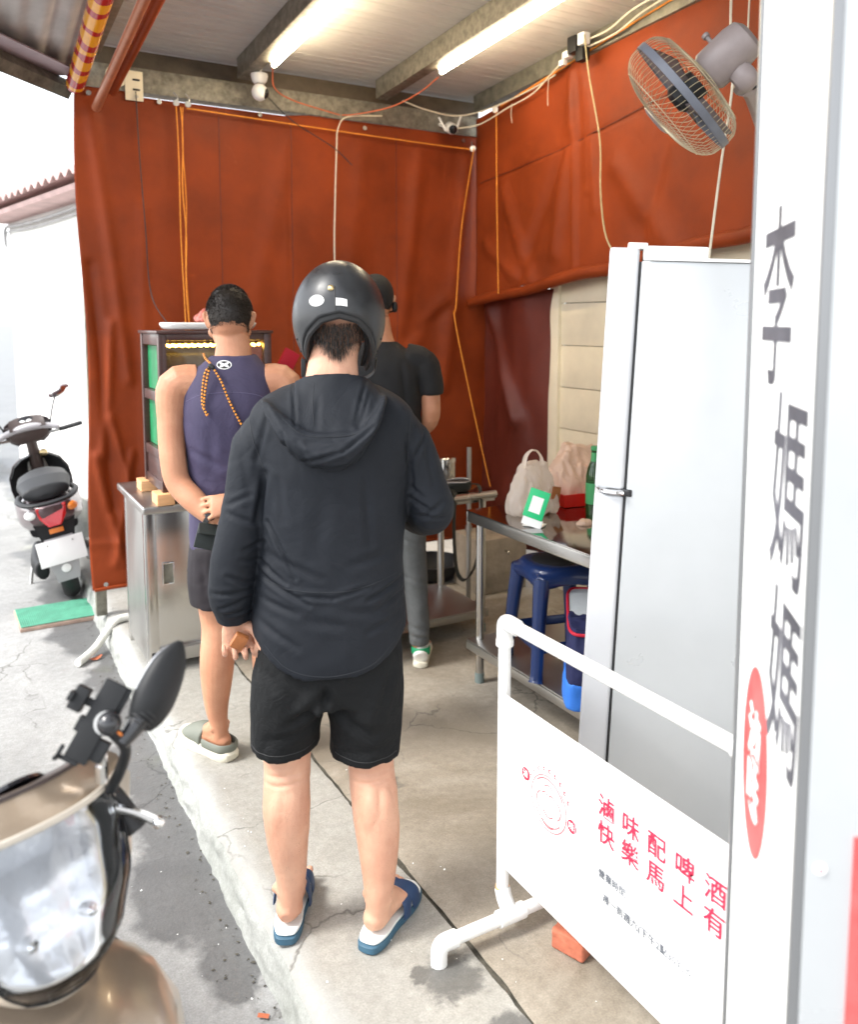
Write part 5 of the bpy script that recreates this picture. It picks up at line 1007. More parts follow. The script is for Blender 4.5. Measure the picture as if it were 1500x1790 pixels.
# slides
def slide(hp, ang, k):
    f = np.array([math.sin(ang), math.cos(ang), 0]); s = np.array([f[1], -f[0], 0]); h = np.array([hp[0], hp[1], 0])
    out = [(-.022, 0), (-.014, .026), (.03, .040), (.09, .040), (.15, .048), (.20, .052), (.245, .044), (.268, .018), (.272, 0)]
    O = cr(np.array(out + [(a, -b) for a, b in out[::-1][1:-1]] + [out[0]]), 4)[:-1]
    def lay(z0, z1, sc): return loft([[h + f * (.115 + (a - .12) * q * .95) + s * b * q * .95 + np.array([0, 0, z]) for a, b in O] for z, q in ((z0, sc * .97), (z0 + .004, sc), (z1 - .003, sc), (z1, sc * .97))])
    so_ = obj('slide_sole', lay(.0005, .0225, 1.0), MT['eva_sole'], p1); obj('footbed', lay(.0228, .031, .955), MT['eva_white'], so_)
    def strap(d0, d1, w0, w1, hgt): return tube([h + f * (d0 + (d1 - d0) * t) + s * (-k) * .050 * math.cos(t * math.pi) + np.array([0, 0, .020 + hgt * math.sin(t * math.pi) ** .7]) for t in np.linspace(0, 1, 11)], [(.022, .0035)] * 11, 10, 3, ref=f)
    obj('cross_strap', strap(.115, .185, 0, 0, .062), MT['eva_blue'], so_); obj('cross_strap', strap(.185, .125, 0, 0, .058), MT['eva_blue'], so_)
slide(hL, aL, -1); slide(hR, aR, 1)
kw = obj('key_wallet', bxm((.034, .020, .040), (0, 0, 0), .004, (.3, .5, .2)), MT['leather_brown']); kw.location = p1.matrix_basis @ Vector((-.246, -.040, .806)); kw.rotation_euler = (0, 0, R(-23)); tag(kw, 'small brown leather wallet held in the hanging hand of the helmeted person', 'wallet')

# ---------------------------------------------------------------- person in the sleeveless top
p2_ = thing('person', 'person in a purple sleeveless top and dark shorts, hands held behind the back', 'person', (.835, 2.938, 0), R(-15.86))
hd2, M2 = head((.019, .045, 1.612), 0, R(-20), 1.02)
bL = [(-.10, .0, 1.385), (-.172, -.008, 1.375), (-.188, -.02, 1.26), (-.186, -.045, 1.13), (-.170, -.062, 1.045), (-.115, -.105, .985), (-.060, -.140, .935), (-.040, -.150, .918)]
armL = tube(bL, [.07, .066, .050, .046, .044, .042, .032, .026], 18, 4)
armR = tube([(.14, .0, 1.385), (.205, -.008, 1.375), (.228, -.03, 1.25), (.235, -.06, 1.12), (.225, -.085, 1.05), (.14, -.135, 1.015), (.06, -.168, .995), (.035, -.176, .986)], [.07, .066, .051, .046, .044, .041, .031, .026], 18, 4)
hLh = hand((-.040, -.150, .918), (.55, -.15, -.80), (.0, .55, -.6), (-.75, .2, -.6), (35, 45, 30), .95)
hRh = hand((.035, -.178, .985), (-1, .02, -.08), (.0, .7, -.6), (0, .5, .85), (25, 60, 45), .97, (.3, .8, .5))
l2L = tube([(-.045, 0, .90), (-.055, 0, .70), (-.052, .008, .55), (-.050, .0, .48), (-.054, -.018, .375), (-.058, -.020, .29), (-.060, -.012, .19), (-.052, -.010, .115), (-.050, -.005, .07)], [.074, .078, .064, .058, .0625, .056, .042, (.031, .036), (.033, .038)], 20, 4)
l2R = tube([(.11, 0, .90), (.12, 0, .70), (.128, .005, .55), (.13, -.005, .48), (.132, -.028, .375), (.132, -.035, .29), (.130, -.045, .19), (.128, -.045, .115), (.128, -.04, .07)], [.086, .082, .064, .058, .0625, .056, .042, (.031, .036), (.033, .038)], 20, 4)
f2L, f2R = (-.020, -.045), (.126, -.088); a2L, a2R = R(-38), R(10)
body2 = remesh([armL, armR, l2L, l2R] + hLh + hRh + foot(f2L, a2L, .028, k=-1) + foot(f2R, a2R, .028, k=1) + hd2 +
               [stack([(.78, .025, 0, .14, .095), (.92, .025, 0, .142, .095), (1.05, .015, 0, .135, .095), (1.18, .010, -.005, .152, .108), (1.30, .012, -.008, .165, .108), (1.385, .018, -.004, .165, .085), (1.43, .024, .004, .112, .070), (1.465, .028, .012, .074, .064), (1.51, .030, .022, .063, .060), (1.56, .026, .032, .060, .060)], 24, 3)], .0044, 3)
obj('body', body2, MT['skin_tan'], p2_); eyes(p2_, (.019, .045, 1.612), M2)
tk = cloth([stack([(.795, .022, 0, .164, .112), (.87, .020, 0, .160, .110), (.98, .014, 0, .150, .106), (1.10, .010, -.005, .150, .114), (1.22, .009, -.010, .160, .124), (1.31, .010, -.012, .160, .122), (1.38, .014, -.008, .154, .103), (1.425, .020, .0, .136, .090), (1.462, .026, .012, .102, .078), (1.485, .030, .018, .080, .070)], 36, 4, 2.4)], .006, .0035, (6, 6, 4),
           [(-.12, 1.16, -.02, 1.10, .012, .004), (-.12, .93, .02, .90, .014, .005), (-.10, .86, .04, .88, .014, .005), (-.05, 1.28, -.06, 1.05, .018, .003), (.06, 1.26, .07, 1.02, .018, .003), (-.14, 1.05, -.04, .98, .012, .004), (-.13, 1.0, -.06, .90, .012, .004)], 8.0)
to = obj('sleeveless_top', tk, MT['tank'], p2_)
surf_line(tk, [(-.135, 1.33), (-.08, 1.355), (.02, 1.362), (.10, 1.352), (.145, 1.33)], .0012, MT['tank_yoke'], 'yoke_seam', to); surf_line(tk, [(-.14, .812), (-.06, .808), (.05, .808), (.15, .812)], .001, MT['tank_yoke'], 'hem_stitch', to)
def bdec(nm, me, pts, m, par, off=.002):
    from mathutils.bvhtree import BVHTree
    co, _ = get_co(me); t = BVHTree.FromPolygons(co.tolist(), [tuple(p.vertices) for p in me.polygons]); o = []
    for x, z in pts: h = t.ray_cast(Vector((x, -1, z)), Vector((0, 1, 0))); o.append((x, (h[0].y if h[0] else -.1) - off, z))
    c = tuple(np.mean(o, 0)); return obj(nm, (np.array(o + [c]), [(i, (i + 1) % len(o), len(o)) for i in range(len(o))]), m, par)
ex, ez = -.004, 1.455
em = bdec('emblem', tk, [(ex + .026 * math.cos(a), ez + .0155 * math.sin(a)) for a in np.linspace(0, 6.283, 25)[:-1]], MT['paper'], to)
bdec('emblem_field', tk, [(ex + .0225 * math.cos(a), ez + .0125 * math.sin(a)) for a in np.linspace(0, 6.283, 25)[:-1]], MT['ink_black'], em, .0028)
for sg_ in (1, -1): bdec('emblem_arc', tk, [(ex + .0165 * math.cos(a), ez + sg_ * (.0085 - .0105 * math.sin(a))) for a in np.linspace(0, 3.1416, 12)] + [(ex + .0105 * math.cos(a), ez + sg_ * (.0085 - .0055 * math.sin(a))) for a in np.linspace(3.1416, 0, 12)], MT['paper'], em, .0036)
s2 = cloth([stack([(.66, .03, 0, .14, .10), (.75, .03, 0, .166, .112), (.90, .025, 0, .158, .108)], 28, 3, 2.5), tube([(-.05, 0, .80), (-.058, 0, .68), (-.058, .004, .585)], [(.092, .108), (.094, .105), (.088, .10)], 24, 4, ref=(1, 0, 0)), tube([(.115, 0, .80), (.122, 0, .68), (.128, .004, .585)], [(.092, .108), (.094, .105), (.088, .10)], 24, 4, ref=(1, 0, 0))], .007, .004, (7, 7, 5), [(.03, .70, -.06, .62, .012, .006), (-.10, .76, -.08, .62, .012, .004)], 3.0)
obj('shorts', s2, MT['shorts_plum'], p2_)
def cord(pts, r, nm, par):
    """two-colour braided cord: alternating beads along the line"""
    A_ = cr(pts, 10); L = np.r_[0, np.cumsum(np.linalg.norm(np.diff(A_, axis=0), axis=1))]; n = int(L[-1] / .006); o = obj(nm, tube(pts, r * .9, 8, 8), MT['rope'], par); bb = []
    for i in range(0, n, 2):
        s0, s1 = i * .006 / L[-1], (i + 1) * .006 / L[-1]; q = [np.array([np.interp(t * L[-1], L, A_[:, j]) for j in range(3)]) for t in (s0, (s0 + s1) / 2, min(1, s1))]; bb.append(tube(q, [r * .95, r * 1.08, r * .95], 6, 1))
    obj('braid', bb, MT['rubber'], o); return o
pcord = thing('neck_cord', 'orange and black braided cord knotted behind the neck of the sleeveless top', 'cord'); pcord.location = p2_.location; pcord.rotation_euler = p2_.rotation_euler
cord([(-.075, .01, 1.492), (-.068, -.04, 1.478), (-.052, -.078, 1.462), (-.045, -.098, 1.452), (-.015, -.122, 1.40), (.012, -.136, 1.33), (.05, -.145, 1.25), (.10, -.135, 1.15), (.15, -.09, 1.06)], .0042, 'strap_cord', pcord)
cord([(-.050, -.095, 1.452), (-.068, -.108, 1.43), (-.078, -.122, 1.37), (-.078, -.134, 1.32), (-.064, -.14, 1.285)], .0042, 'loose_end', pcord); cord([(-.050, -.095, 1.452), (-.060, -.112, 1.42), (-.070, -.128, 1.36), (-.074, -.138, 1.31), (-.062, -.144, 1.29)], .0042, 'loose_end', pcord)
obj('knot', remesh([ellipsoid((-.050, -.100, 1.452), (.010, .009, .010)), ellipsoid((-.043, -.102, 1.448), (.009, .009, .009))], .003, 2), MT['rubber'], pcord)
# hair of short length: scalp shell plus blades
def scalp(c, M, par, nod_lim, n, k=1.0, zlow=-.055):
    sp = []; base = []
    for i in range(n):
        v = RNG.normal(size=3); v /= np.linalg.norm(v); v[2] = abs(v[2]) if RNG.random() < .25 else v[2]
        if v[2] < -.62: continue
        if v[1] > .35 and v[2] < .45: continue
        if abs(v[0]) > .86 and v[2] < .10 and v[1] > -.35: continue
        p = np.array([.0775 * v[0], -.012 + .0955 * v[1], .015 + .1015 * v[2]]) * k
        if p[2] < zlow - .004 * RNG.normal(): continue
        dl = nrmz(v * .55 + np.array([RNG.normal(0, .2), -.15 + RNG.normal(0, .2), -.55 if v[2] < .6 else .1 + RNG.normal(0, .3)])); fade = np.clip((v[2] + .62) / .5, .3, 1); sp.append((p @ M.T + c, dl @ M.T, RNG.uniform(.005, .011) * (.5 + .7 * fade)))
    strands('hair', sp, MT['hair'], par, .0008)
    me = remesh([ellipsoid((0, -.0135, .0165), (.0785 * k, .0965 * k, .1025 * k))], .006, 1); bm = bmesh.new(); bm.from_mesh(me)
    dl = [v for v in bm.verts if v.co.z < -.044 + .004 * math.sin(v.co.x * 170) or (v.co.y > .035 and v.co.z < .065) or (abs(v.co.x) > .066 and v.co.z < .02 and v.co.y > -.035)]; bmesh.ops.delete(bm, geom=dl, context='VERTS'); bm.to_mesh(me); bm.free()
    me.transform(Matrix.Translation(V3(c)) @ Matrix(M.tolist()).to_4x4()); co, no = get_co(me); set_co(me, co + no * (.0008 * fbm(co * 90, 2))[:, None]); o = obj('hair_cap', me, MT['hair'], par); return o
scalp(np.array((.019, .045, 1.612)), M2, p2_, 0, 14000, 1.02)
# clogs
def clog(hp, ang, par):
    f = np.array([math.sin(ang), math.cos(ang), 0]); s = np.array([f[1], -f[0], 0]); h = np.array([hp[0], hp[1], 0])
    out = [(-.025, 0), (-.016, .028), (.03, .042), (.09, .042), (.15, .050), (.20, .054), (.245, .044), (.270, .018), (.275, 0)]; O = cr(np.array(out + [(a, -b) for a, b in out[::-1][1:-1]] + [out[0]]), 4)[:-1]
    so_ = obj('clog_sole', loft([[h + f * (.12 + (a - .12) * q) + s * b * q + np.array([0, 0, z + .010 * max(0, (a - .18) / .09) ** 2]) for a, b in O] for z, q in ((.0005, .95), (.012, 1.02), (.030, 1.03), (.040, .97))]), MT['clog_sole'], par)
    up = remesh([tube([h + f * a + np.array([0, 0, z]) for a, z in ((.115, .052), (.15, .055), (.20, .046), (.245, .034), (.262, .030))], [(.050, .052), (.051, .046), (.049, .034), (.036, .020), (.016, .010)], 20, 4, ref=s)], .005, 3); obj('clog_upper', up, MT['clog_olive'], so_)
    obj('heel_rim', tube([h + f * a + s * b + np.array([0, 0, .050]) for a, b in ((.10, .046), (.05, .045), (.0, .036), (-.02, 0), (.0, -.036), (.05, -.045), (.10, -.046))], [(.016, .005)] * 7, 8, 4, ref=(0, 0, 1)), MT['clog_olive'], so_)
clog(f2L, a2L, p2_); clog(f2R, a2R, p2_)
Rm2 = p2_.matrix_basis
wt = thing('wrist_watch', 'dark digital watch on the wrist of the person in the sleeveless top', 'watch'); wt.location = p2_.location; wt.rotation_euler = p2_.rotation_euler
wc = np.array((-.056, -.1425, .932)); wd_ = nrmz(np.array(bL[-1]) - np.array(bL[-3])); wq = lathe([(.033, -.009), (.036, -.009), (.036, .009), (.033, .009), (.033, -.009)], 28, wd_, wc, caps=False); obj('band', wq, MT['rubber'], wt)
fd = nrmz(np.array((-.2, -1, .5)) - wd_ * (np.array((-.2, -1, .5)) @ wd_)); obj('case', lathe([(0, .005), (.015, .005), (.018, .002), (.018, -.006), (0, -.006)], 20, fd, wc + fd * .036), MT['lens_dark'], wt)
wl2 = thing('bifold_wallet', 'open black bifold wallet held behind the back', 'wallet'); wl2.location = p2_.location; wl2.rotation_euler = p2_.rotation_euler
obj('leaf', bxm((.105, .008, .085), (-.060, -.172, .868), .003, (R(-18), R(18), R(8))), MT['leather_black'], wl2); obj('leaf', bxm((.105, .008, .045), (-.050, -.184, .898), .003, (R(-50), R(12), R(8))), MT['leather_black'], wl2); obj('note_edge', bxm((.09, .003, .03), (-.048, -.178, .903), 0, (R(-48), R(12), R(8))), mat('note', (.25, .30, .22), .7), wl2)

# ---------------------------------------------------------------- person in black tee by the side table
p3_ = thing('person', 'person in a black tee, black cap and grey trousers facing the back curtain', 'person', (1.692, 3.388, 0), R(-26.53))
hd3, M3 = head((-.035, .04, 1.70), 0, R(-10), 1.0)
body3 = remesh(hd3 + [tube([(-.13, 0, 1.43), (-.20, -.005, 1.42), (-.225, -.01, 1.28), (-.225, -.005, 1.16), (-.19, .11, 1.10), (-.14, .22, 1.08)], [.068, .064, .05, .043, .04, .03], 16, 4), tube([(.11, 0, 1.43), (.178, -.005, 1.42), (.205, -.015, 1.30), (.214, -.02, 1.175), (.18, .10, 1.11), (.12, .21, 1.09)], [.068, .062, .050, .042, .040, .030], 16, 4)] +
               hand((-.135, .225, 1.08), (.3, .9, -.1), (.7, -.2, -.5), (0, .1, 1), (30, 40, 25)) + hand((.115, .215, 1.09), (-.3, .9, -.1), (-.7, -.2, -.5), (0, .1, 1), (30, 40, 25)) +
               [stack([(.85, 0, 0, .15, .10), (1.0, 0, 0, .145, .10), (1.15, 0, 0, .15, .105), (1.30, -.005, -.005, .168, .108), (1.43, -.01, -.004, .165, .085), (1.475, -.014, .004, .112, .07), (1.51, -.018, .01, .072, .062), (1.57, -.024, .02, .060, .060), (1.63, -.03, .03, .058, .060)], 24, 3),
                tube([(-.08, 0, .92), (-.10, 0, .5), (-.11, -.02, .12), (-.11, -.01, .07)], [.08, .055, .036, .036], 14, 4), tube([(.10, 0, .92), (.13, 0, .5), (.158, -.01, .12), (.160, .0, .07)], [.08, .055, .036, .036], 14, 4)] + foot((-.11, -.06), R(-5), .025) + foot((.162, -.05), R(6), .025), .005, 3)
obj('body', body3, MT['skin_tan'], p3_); eyes(p3_, (-.035, .04, 1.70), M3)
tee = cloth([stack([(.93, 0, 0, .180, .12), (1.05, 0, 0, .172, .118), (1.18, 0, -.004, .172, .12), (1.30, -.004, -.008, .182, .122), (1.39, -.008, -.008, .190, .112), (1.455, -.014, 0, .155, .092), (1.49, -.017, .006, .108, .076), (1.515, -.019, .012, .080, .068)], 32, 4, 2.4),
             tube([(-.13, 0, 1.43), (-.195, -.005, 1.415), (-.224, -.012, 1.33), (-.228, -.012, 1.27)], [.084, .075, .064, .062], 18, 4), tube([(.11, 0, 1.425), (.178, -.005, 1.415), (.207, -.014, 1.33), (.212, -.016, 1.275)], [.084, .074, .063, .060], 18, 4)], .007, .004, (7, 7, 5), [(.08, 1.42, .10, 1.25, .012, .005), (.15, 1.38, .17, 1.28, .010, .004), (-.05, 1.3, -.08, 1.1, .014, .005), (.12, 1.1, .02, 1.02, .012, .005)], 4.0)
obj('tee_shirt', tee, MT['tee_black'], p3_)
pn = cloth([stack([(.80, .0, 0, .15, .105), (.90, .0, 0, .165, .112), (.98, 0, 0, .160, .108)], 28, 3, 2.4), tube([(-.08, 0, .88), (-.095, 0, .68), (-.105, .0, .45), (-.112, -.01, .20), (-.112, -.01, .10)], [(.09, .105), (.078, .09), (.062, .07), (.048, .055), (.046, .052)], 20, 5, ref=(1, 0, 0)), tube([(.095, 0, .88), (.118, 0, .68), (.140, .0, .45), (.158, -.01, .20), (.160, -.008, .10)], [(.09, .105), (.078, .09), (.060, .07), (.049, .055), (.047, .052)], 20, 5, ref=(1, 0, 0))], .007, .004, (9, 9, 6), [(.08, .62, .18, .58, .01, .005), (.09, .44, .19, .40, .01, .005), (.12, .20, .20, .17, .01, .006), (.12, .15, .2, .14, .008, .005)], 6.0)
obj('trousers', pn, MT['pants_grey'], p3_)
cap = obj('cap', remesh([ellipsoid((-.035, .03, 1.725), (.084, .103, .098)), tube([(-.035, .12, 1.735), (-.035, .17, 1.728), (-.035, .20, 1.72)], [(.07, .008), (.068, .007), (.045, .006)], 12, 3, ref=(1, 0, 0))], .006, 3), MT['tee_black'], p3_)
obj('mask', remesh([ellipsoid((-.035, .105, 1.64), (.058, .045, .05))], .006, 2), MT['tee_black'], p3_)
for s in (-1, 1): obj('ear_loop', tube([(-.035 + s * .05, .11, 1.65), (-.035 + s * .082, .04, 1.655), (-.035 + s * .088, .012, 1.69)], [(.003, .008)] * 3, 6, 4), MT['tee_black'], p3_)
obj('earphone', remesh([ellipsoid((.052, .02, 1.672), (.014, .02, .026))], .004, 2), MT['black_plastic'], p3_)
scalp(np.array((-.035, .04, 1.70)), M3, p3_, 0, 1800)
def sneaker(hp, ang, par):
    f = np.array([math.sin(ang), math.cos(ang), 0]); s = np.array([f[1], -f[0], 0]); h = np.array([hp[0], hp[1], 0])
    so_ = obj('shoe_sole', tube([h + f * a + np.array([0, 0, .014]) for a in (-.022, -.01, .05, .13, .21, .25, .265)], [(.014, .013), (.034, .0135), (.038, .0135), (.043, .0135), (.047, .0135), (.034, .0135), (.01, .012)], 18, 4, ref=s, e=3), MT['clog_sole'], par)
    obj('shoe_upper', remesh([tube([h + f * a + np.array([0, 0, z]) for a, z in ((-.012, .045), (.0, .05), (.06, .062), (.13, .05), (.20, .036), (.245, .026), (.255, .025))], [(.022, .035), (.036, .042), (.038, .05), (.040, .036), (.044, .022), (.032, .014), (.01, .008)], 20, 4, ref=s)], .005, 2), MT['shoe_white'], so_)
    ht = obj('heel_tab', remesh([tube([h + f * a + s * b + np.array([0, 0, .075]) for a, b in ((.035, .040), (.005, .036), (-.016, .0), (.005, -.036), (.035, -.040))], [(.020, .005)] * 5, 10, 4, ref=(0, 0, 1))], .004, 2), MT['shoe_green'], so_)
    for k_ in (-1, 0, 1): obj('leaf_mark', ellipsoid(h - f * .0215 + s * k_ * .006 + np.array([0, 0, .078]), (.003, .002, .007 if k_ == 0 else .005), 5, 6), MT['shoe_white'], ht)
sneaker((.165, -.045), R(6), p3_); sneaker((-.11, -.055), R(-5), p3_)
# ================================================================== scooters (local: x forward, y left, z up, rear contact at the origin)
def scooter(label, paint, paint2, dash, loc, ang, lean=0.0, front=True, rear=True):
    t = thing('scooter', label, 'scooter'); rz0 = math.atan2(math.cos(ang), math.sin(ang))
    t.matrix_world = Matrix.Translation(loc) @ Matrix.Rotation(rz0, 4, 'Z') @ Matrix.Rotation(-lean, 4, 'X')
    def wheel(x):
        w_ = obj('wheel', [lathe([(.03, -.05), (.035, -.05), (.035, .05), (.03, .05)], 16, (0, 1, 0), (x, 0, .215), True), lathe([(.115, -.03), (.125, -.035), (.125, .035), (.115, .03), (.115, -.03)], 28, (0, 1, 0), (x, 0, .215), False)] + [tube([(x, 0, .215), (x + .12 * math.cos(a), 0, .215 + .12 * math.sin(a))], [(.014, .02), (.010, .016)], 8, ref=(0, 1, 0)) for a in np.arange(5) * 1.2566], MT['steel_dull'], t)
        obj('tyre', lathe([(.12, -.040), (.15, -.052), (.185, -.050), (.205, -.030), (.214, 0), (.205, .030), (.185, .050), (.15, .052), (.12, .040), (.12, -.040)], 40, (0, 1, 0), (x, 0, .215), False), MT['rubber'], w_)
    wheel(0); wheel(1.24)
    def sect(x, zc_, hy, hz, e=3.0, n=26): cx, sx = sell(n, e); return np.stack([np.full(n, x), hy * cx, zc_ + hz * sx], 1)
    # rear body, seat, floor, front shield
    obj('rear_body', loft([sect(*a) for a in ((-.33, .630, .06, .035), (-.30, .62, .125, .065), (-.15, .595, .17, .095), (.05, .58, .19, .13), (.25, .565, .175, .145), (.40, .55, .13, .16), (.47, .52, .11, .16))]), paint, t)
    obj('seat', remesh([loft([sect(*a, 2.4) for a in ((-.27, .715, .05, .02), (-.24, .735, .13, .045), (-.05, .755, .155, .055), (.20, .75, .145, .055), (.42, .735, .09, .045), (.48, .72, .04, .025))])], .01, 3), MT['black_plastic'], t)
    obj('floor_board', loft([sect(.44, .36, .15, .05), sect(.65, .345, .16, .04), sect(.88, .36, .16, .05)]), MT['black_plastic'], t)
    def shrow(z, x, hy, dx): n = 21; u = np.linspace(-1, 1, n); return np.stack([x + dx * (1 - np.abs(u) ** 2.2), hy * u, np.full(n, z)], 1)
    rows = [shrow(*a) for a in ((.80, .985, .05, .03), (.785, 1.00, .10, .09), (.74, 1.015, .16, .15), (.66, 1.02, .20, .18), (.58, 1.0, .205, .17), (.45, .96, .19, .13), (.34, .90, .17, .08))]
    g_ = np.array(rows); bk = g_.copy(); bk[:, :, 0] -= .05; ringz = [np.vstack([a, b[::-1]]) for a, b in zip(g_, bk)]
    obj('front_shield', loft(ringz), paint, t); obj('inner_panel', loft([np.vstack([b - [.004, 0, 0], (b - [.06, 0, 0])[::-1]]) * np.array([1, .94, 1]) for b in bk]), MT['black_plastic'], t)
    obj('front_fender', remesh([tube([(1.24 + .235 * math.cos(a), 0, .215 + .235 * math.sin(a)) for a in np.radians((-10, 20, 50, 80, 110, 140, 165))], [(.055, .012), (.07, .016), (.078, .018), (.08, .02), (.078, .018), (.07, .016), (.05, .012)], 14, 4, ref=(0, 1, 0))], .008, 2), paint2, t)
    for s in (-1, 1): obj('fork', tube([(1.24, s * .075, .215), (1.15, s * .07, .45), (1.06, s * .05, .75)], [.018, .022, .024], 10), MT['steel_dull'], t)
    obj('steering_neck', tube([(1.02, 0, .68), (.955, 0, .80), (.915, 0, .93)], [(.05, .045), (.045, .04), (.04, .035)], 14), MT['brown_plastic'], t)
    # handlebar cowl with twin headlamps; c-frame at the cowl's top centre
    O_ = np.array([.965, 0, 1.065]); HZ, WK = (.185, .82) if rear else (.25, 1.0)
    def cw(u, v, off=0.0):
        W_ = np.interp(v, [0, .12, .3, .6, .85, 1], [.13, .172, .196, .190, .150, .10]); X_ = np.interp(v, [0, .12, .3, .55, .8, 1], [.0, .030, .060, .105, .125, .10]); au = np.abs(u); W_ = W_ * WK
        x = -.05 + (X_ + .05) * (1 - au ** 2.4) + off * (1 - .5 * au); y = u * (W_ + off * .6 * au); z = -HZ * v + .012 * (1 - au ** 2) * (v < .2) + off * .25; return np.stack([x, y, z], -1) + O_
    def hw(v): return np.interp(v, [.15, .3, .6, .97, 1], [.62, .70, .64, .46, .40])
    def inlamp(u, v): return (v > .18) & (v < .97) & (np.abs(u) < hw(v))
    nu, nv = 81, 41; U, Vv_ = np.meshgrid(np.linspace(-1, 1, nu), np.linspace(0, 1, nv)); Pf = cw(U.ravel(), Vv_.ravel()); Ff, Fg = [], []
    for j in range(nv - 1):
        for i in range(nu - 1):
            uc, vc = (U[j, i] + U[j, i + 1]) / 2, (Vv_[j, i] + Vv_[j + 1, i]) / 2; q = (j * nu + i, (j + 1) * nu + i, (j + 1) * nu + i + 1, j * nu + i + 1)
            if not inlamp(uc, vc): (Ff if vc < .18 else Fg).append(q)
    cowl = obj('handlebar_cowl', (Pf, Ff), paint, t, smooth='all'); obj('cowl_lower', (Pf, Fg), paint2, cowl, smooth='all')
    obj('cowl_back', loft([np.stack([np.full(20, O_[0] - x_), hy * sell(20, 3)[0], O_[2] + (zc_ + hz * sell(20, 3)[1]) * HZ / .275], 1) for x_, hy, zc_, hz in ((.045, .165 * WK, -.165, .105), (.085, .155 * WK, -.155, .085), (.10, .12 * WK, -.14, .05))]), MT['brown_plastic'], cowl)
    obj('dash_cover', curtain_sheet(lambda u, v: (cw(2 * u - 1, 0 * u, .005) * (1 - v)[:, None] + (O_ + np.stack([np.full_like(u, -.115), (2 * u - 1) * .145 * WK, np.full_like(u, -.065)], 1)) * v[:, None]) + np.stack([0 * u, 0 * u, .010 * np.sin(np.pi * v)], 1), 25, 7, .006), MT['brown_plastic'], cowl)
    obj('gauge', lathe([(0, .004), (.055, .003), (.06, -.004), (0, -.004)], 24, (-.7, 0, .7), O_ + [-.06, 0, -.026]), MT['lens_dark'], cowl)
    for dy in (-.02, .025): obj('gauge_face', lathe([(0, .0055), (.02, .005)], 18, (-.7, 0, .7), O_ + [-.06, dy, -.026], False), MT['paper'], cowl)
    vv = np.linspace(.195, .955, 19); ls = np.linspace(-1, 1, 31)
    def pl_(off, bulge=0.0, k=1.0): return np.array([[cw(q * (hw(v) - .012), v, off + bulge * math.cos(q * math.pi / 2) * math.sin((v - .195) / .76 * math.pi)) for q in ls] for v in vv]).reshape(-1, 3)
    FF = [(j * 31 + i, (j + 1) * 31 + i, (j + 1) * 31 + i + 1, j * 31 + i + 1) for j in range(18) for i in range(30)]
    rfm = np.array([[cw(q * (hw(v) - .012), v, -.012 - .045 * math.cos(q * math.pi / 2) * math.sin((v - .195) / .76 * math.pi) + .010 * abs((q * 3.5 + 20) % 2 - 1) + .006 * abs((v * 7) % 2 - 1)) for q in ls] for v in vv]).reshape(-1, 3); lamp = obj('headlight', (rfm, FF), MT['reflector'], cowl); out_, in_ = pl_(.002, .006), pl_(-.002, .006); nL = len(out_)
    obj('lens', (np.vstack([out_, in_]), FF + [tuple(i + nL for i in f[::-1]) for f in FF]), MT['lens_clear'], lamp, smooth='all')
    if 'rose_glint' not in MT: mat('rose_glint', (.75, .35, .33), .2, coat=.4)
    for s in (-1, 1):
        c_ = cw(np.array(s * .24), np.array(.62), -.05); obj('bulb', lathe([(0, .03), (.008, .026), (.012, .0)], 12, (1, 0, .3), c_), MT['chrome'], lamp)
        obj('rose_glint_disc', lathe([(0, .006), (.014, .004), (.018, 0)], 14, (1, s * .4, 0), cw(np.array(s * .50), np.array(.55), -.025)), MT['rose_glint'], lamp)  # added rose discs paint the pinkish reflections of the lens
    bd = [(-hw(v), v) for v in vv] + [(a, .96) for a in np.linspace(-hw(.96), hw(.96), 12)] + [(hw(v), v) for v in vv[::-1]] + [(a, .187) for a in np.linspace(hw(.19), -hw(.19), 16)]
    obj('lamp_trim', tube([cw(np.array(a), np.array(v), .002) for a, v in bd], .0022, 6, 1), MT['black_plastic'], lamp)
    obj('cowl_ridge', tube([cw(np.array(u), np.array(.175), .003) for u in np.linspace(-.97, .97, 25)], [(.006, .004)] * 25, 8, 2), paint2, cowl)
    hb_ = O_ + [-.06, 0, -.13]
    obj('handlebar', tube([hb_ + [-.06, -.33, .02], hb_ + [0, -.14, 0], hb_ + [0, .10, 0]] + ([hb_ + [0, .14, 0], hb_ + [-.06, .33, .02]] if rear else []), .011, 10, 4), MT['steel_dull'], t)
    for s in ((-1, 1) if rear else (-1,)):
        gr = obj('grip', cyl(hb_ + [-.030, s * .20, .008], hb_ + [-.062, s * .335, .021], .017, 14), MT['rubber'], t); obj('bar_end', cyl(hb_ + [-.062, s * .335, .021], hb_ + [-.066, s * .352, .022], .015, 12), MT['black_plastic'], gr)
        obj('brake_lever', [tube([hb_ + [.02, s * .15, .0], hb_ + [.035, s * .20, .0], hb_ + [.02, s * .27, .01], hb_ + [.0, s * .315, .018]], [(.008, .005)] * 4, 8, 4), ellipsoid(hb_ + [-.002, s * .318, .018], (.010, .010, .010), 8, 10)], MT['chrome'], t)
    # tail
    tl = obj('tail_light', remesh([loft([[(-.372 + .04 * abs(y) / .07, y, z) for y, z in ((-.085, .665), (.085, .665), (.075, .60), (.035, .545), (-.035, .545), (-.075, .60))], [(-.25, y, z) for y, z in ((-.085, .665), (.085, .665), (.075, .60), (.035, .545), (-.035, .545), (-.075, .60))]])], .006, 2), MT['lens_red'], t)
    for s in (-1, 1): obj('indicator', remesh([ellipsoid((-.285, s * .105, .63), (.035, .045, .03))], .006, 2), MT['lens_amber'] if s < 0 else MT['white_plastic'], t)
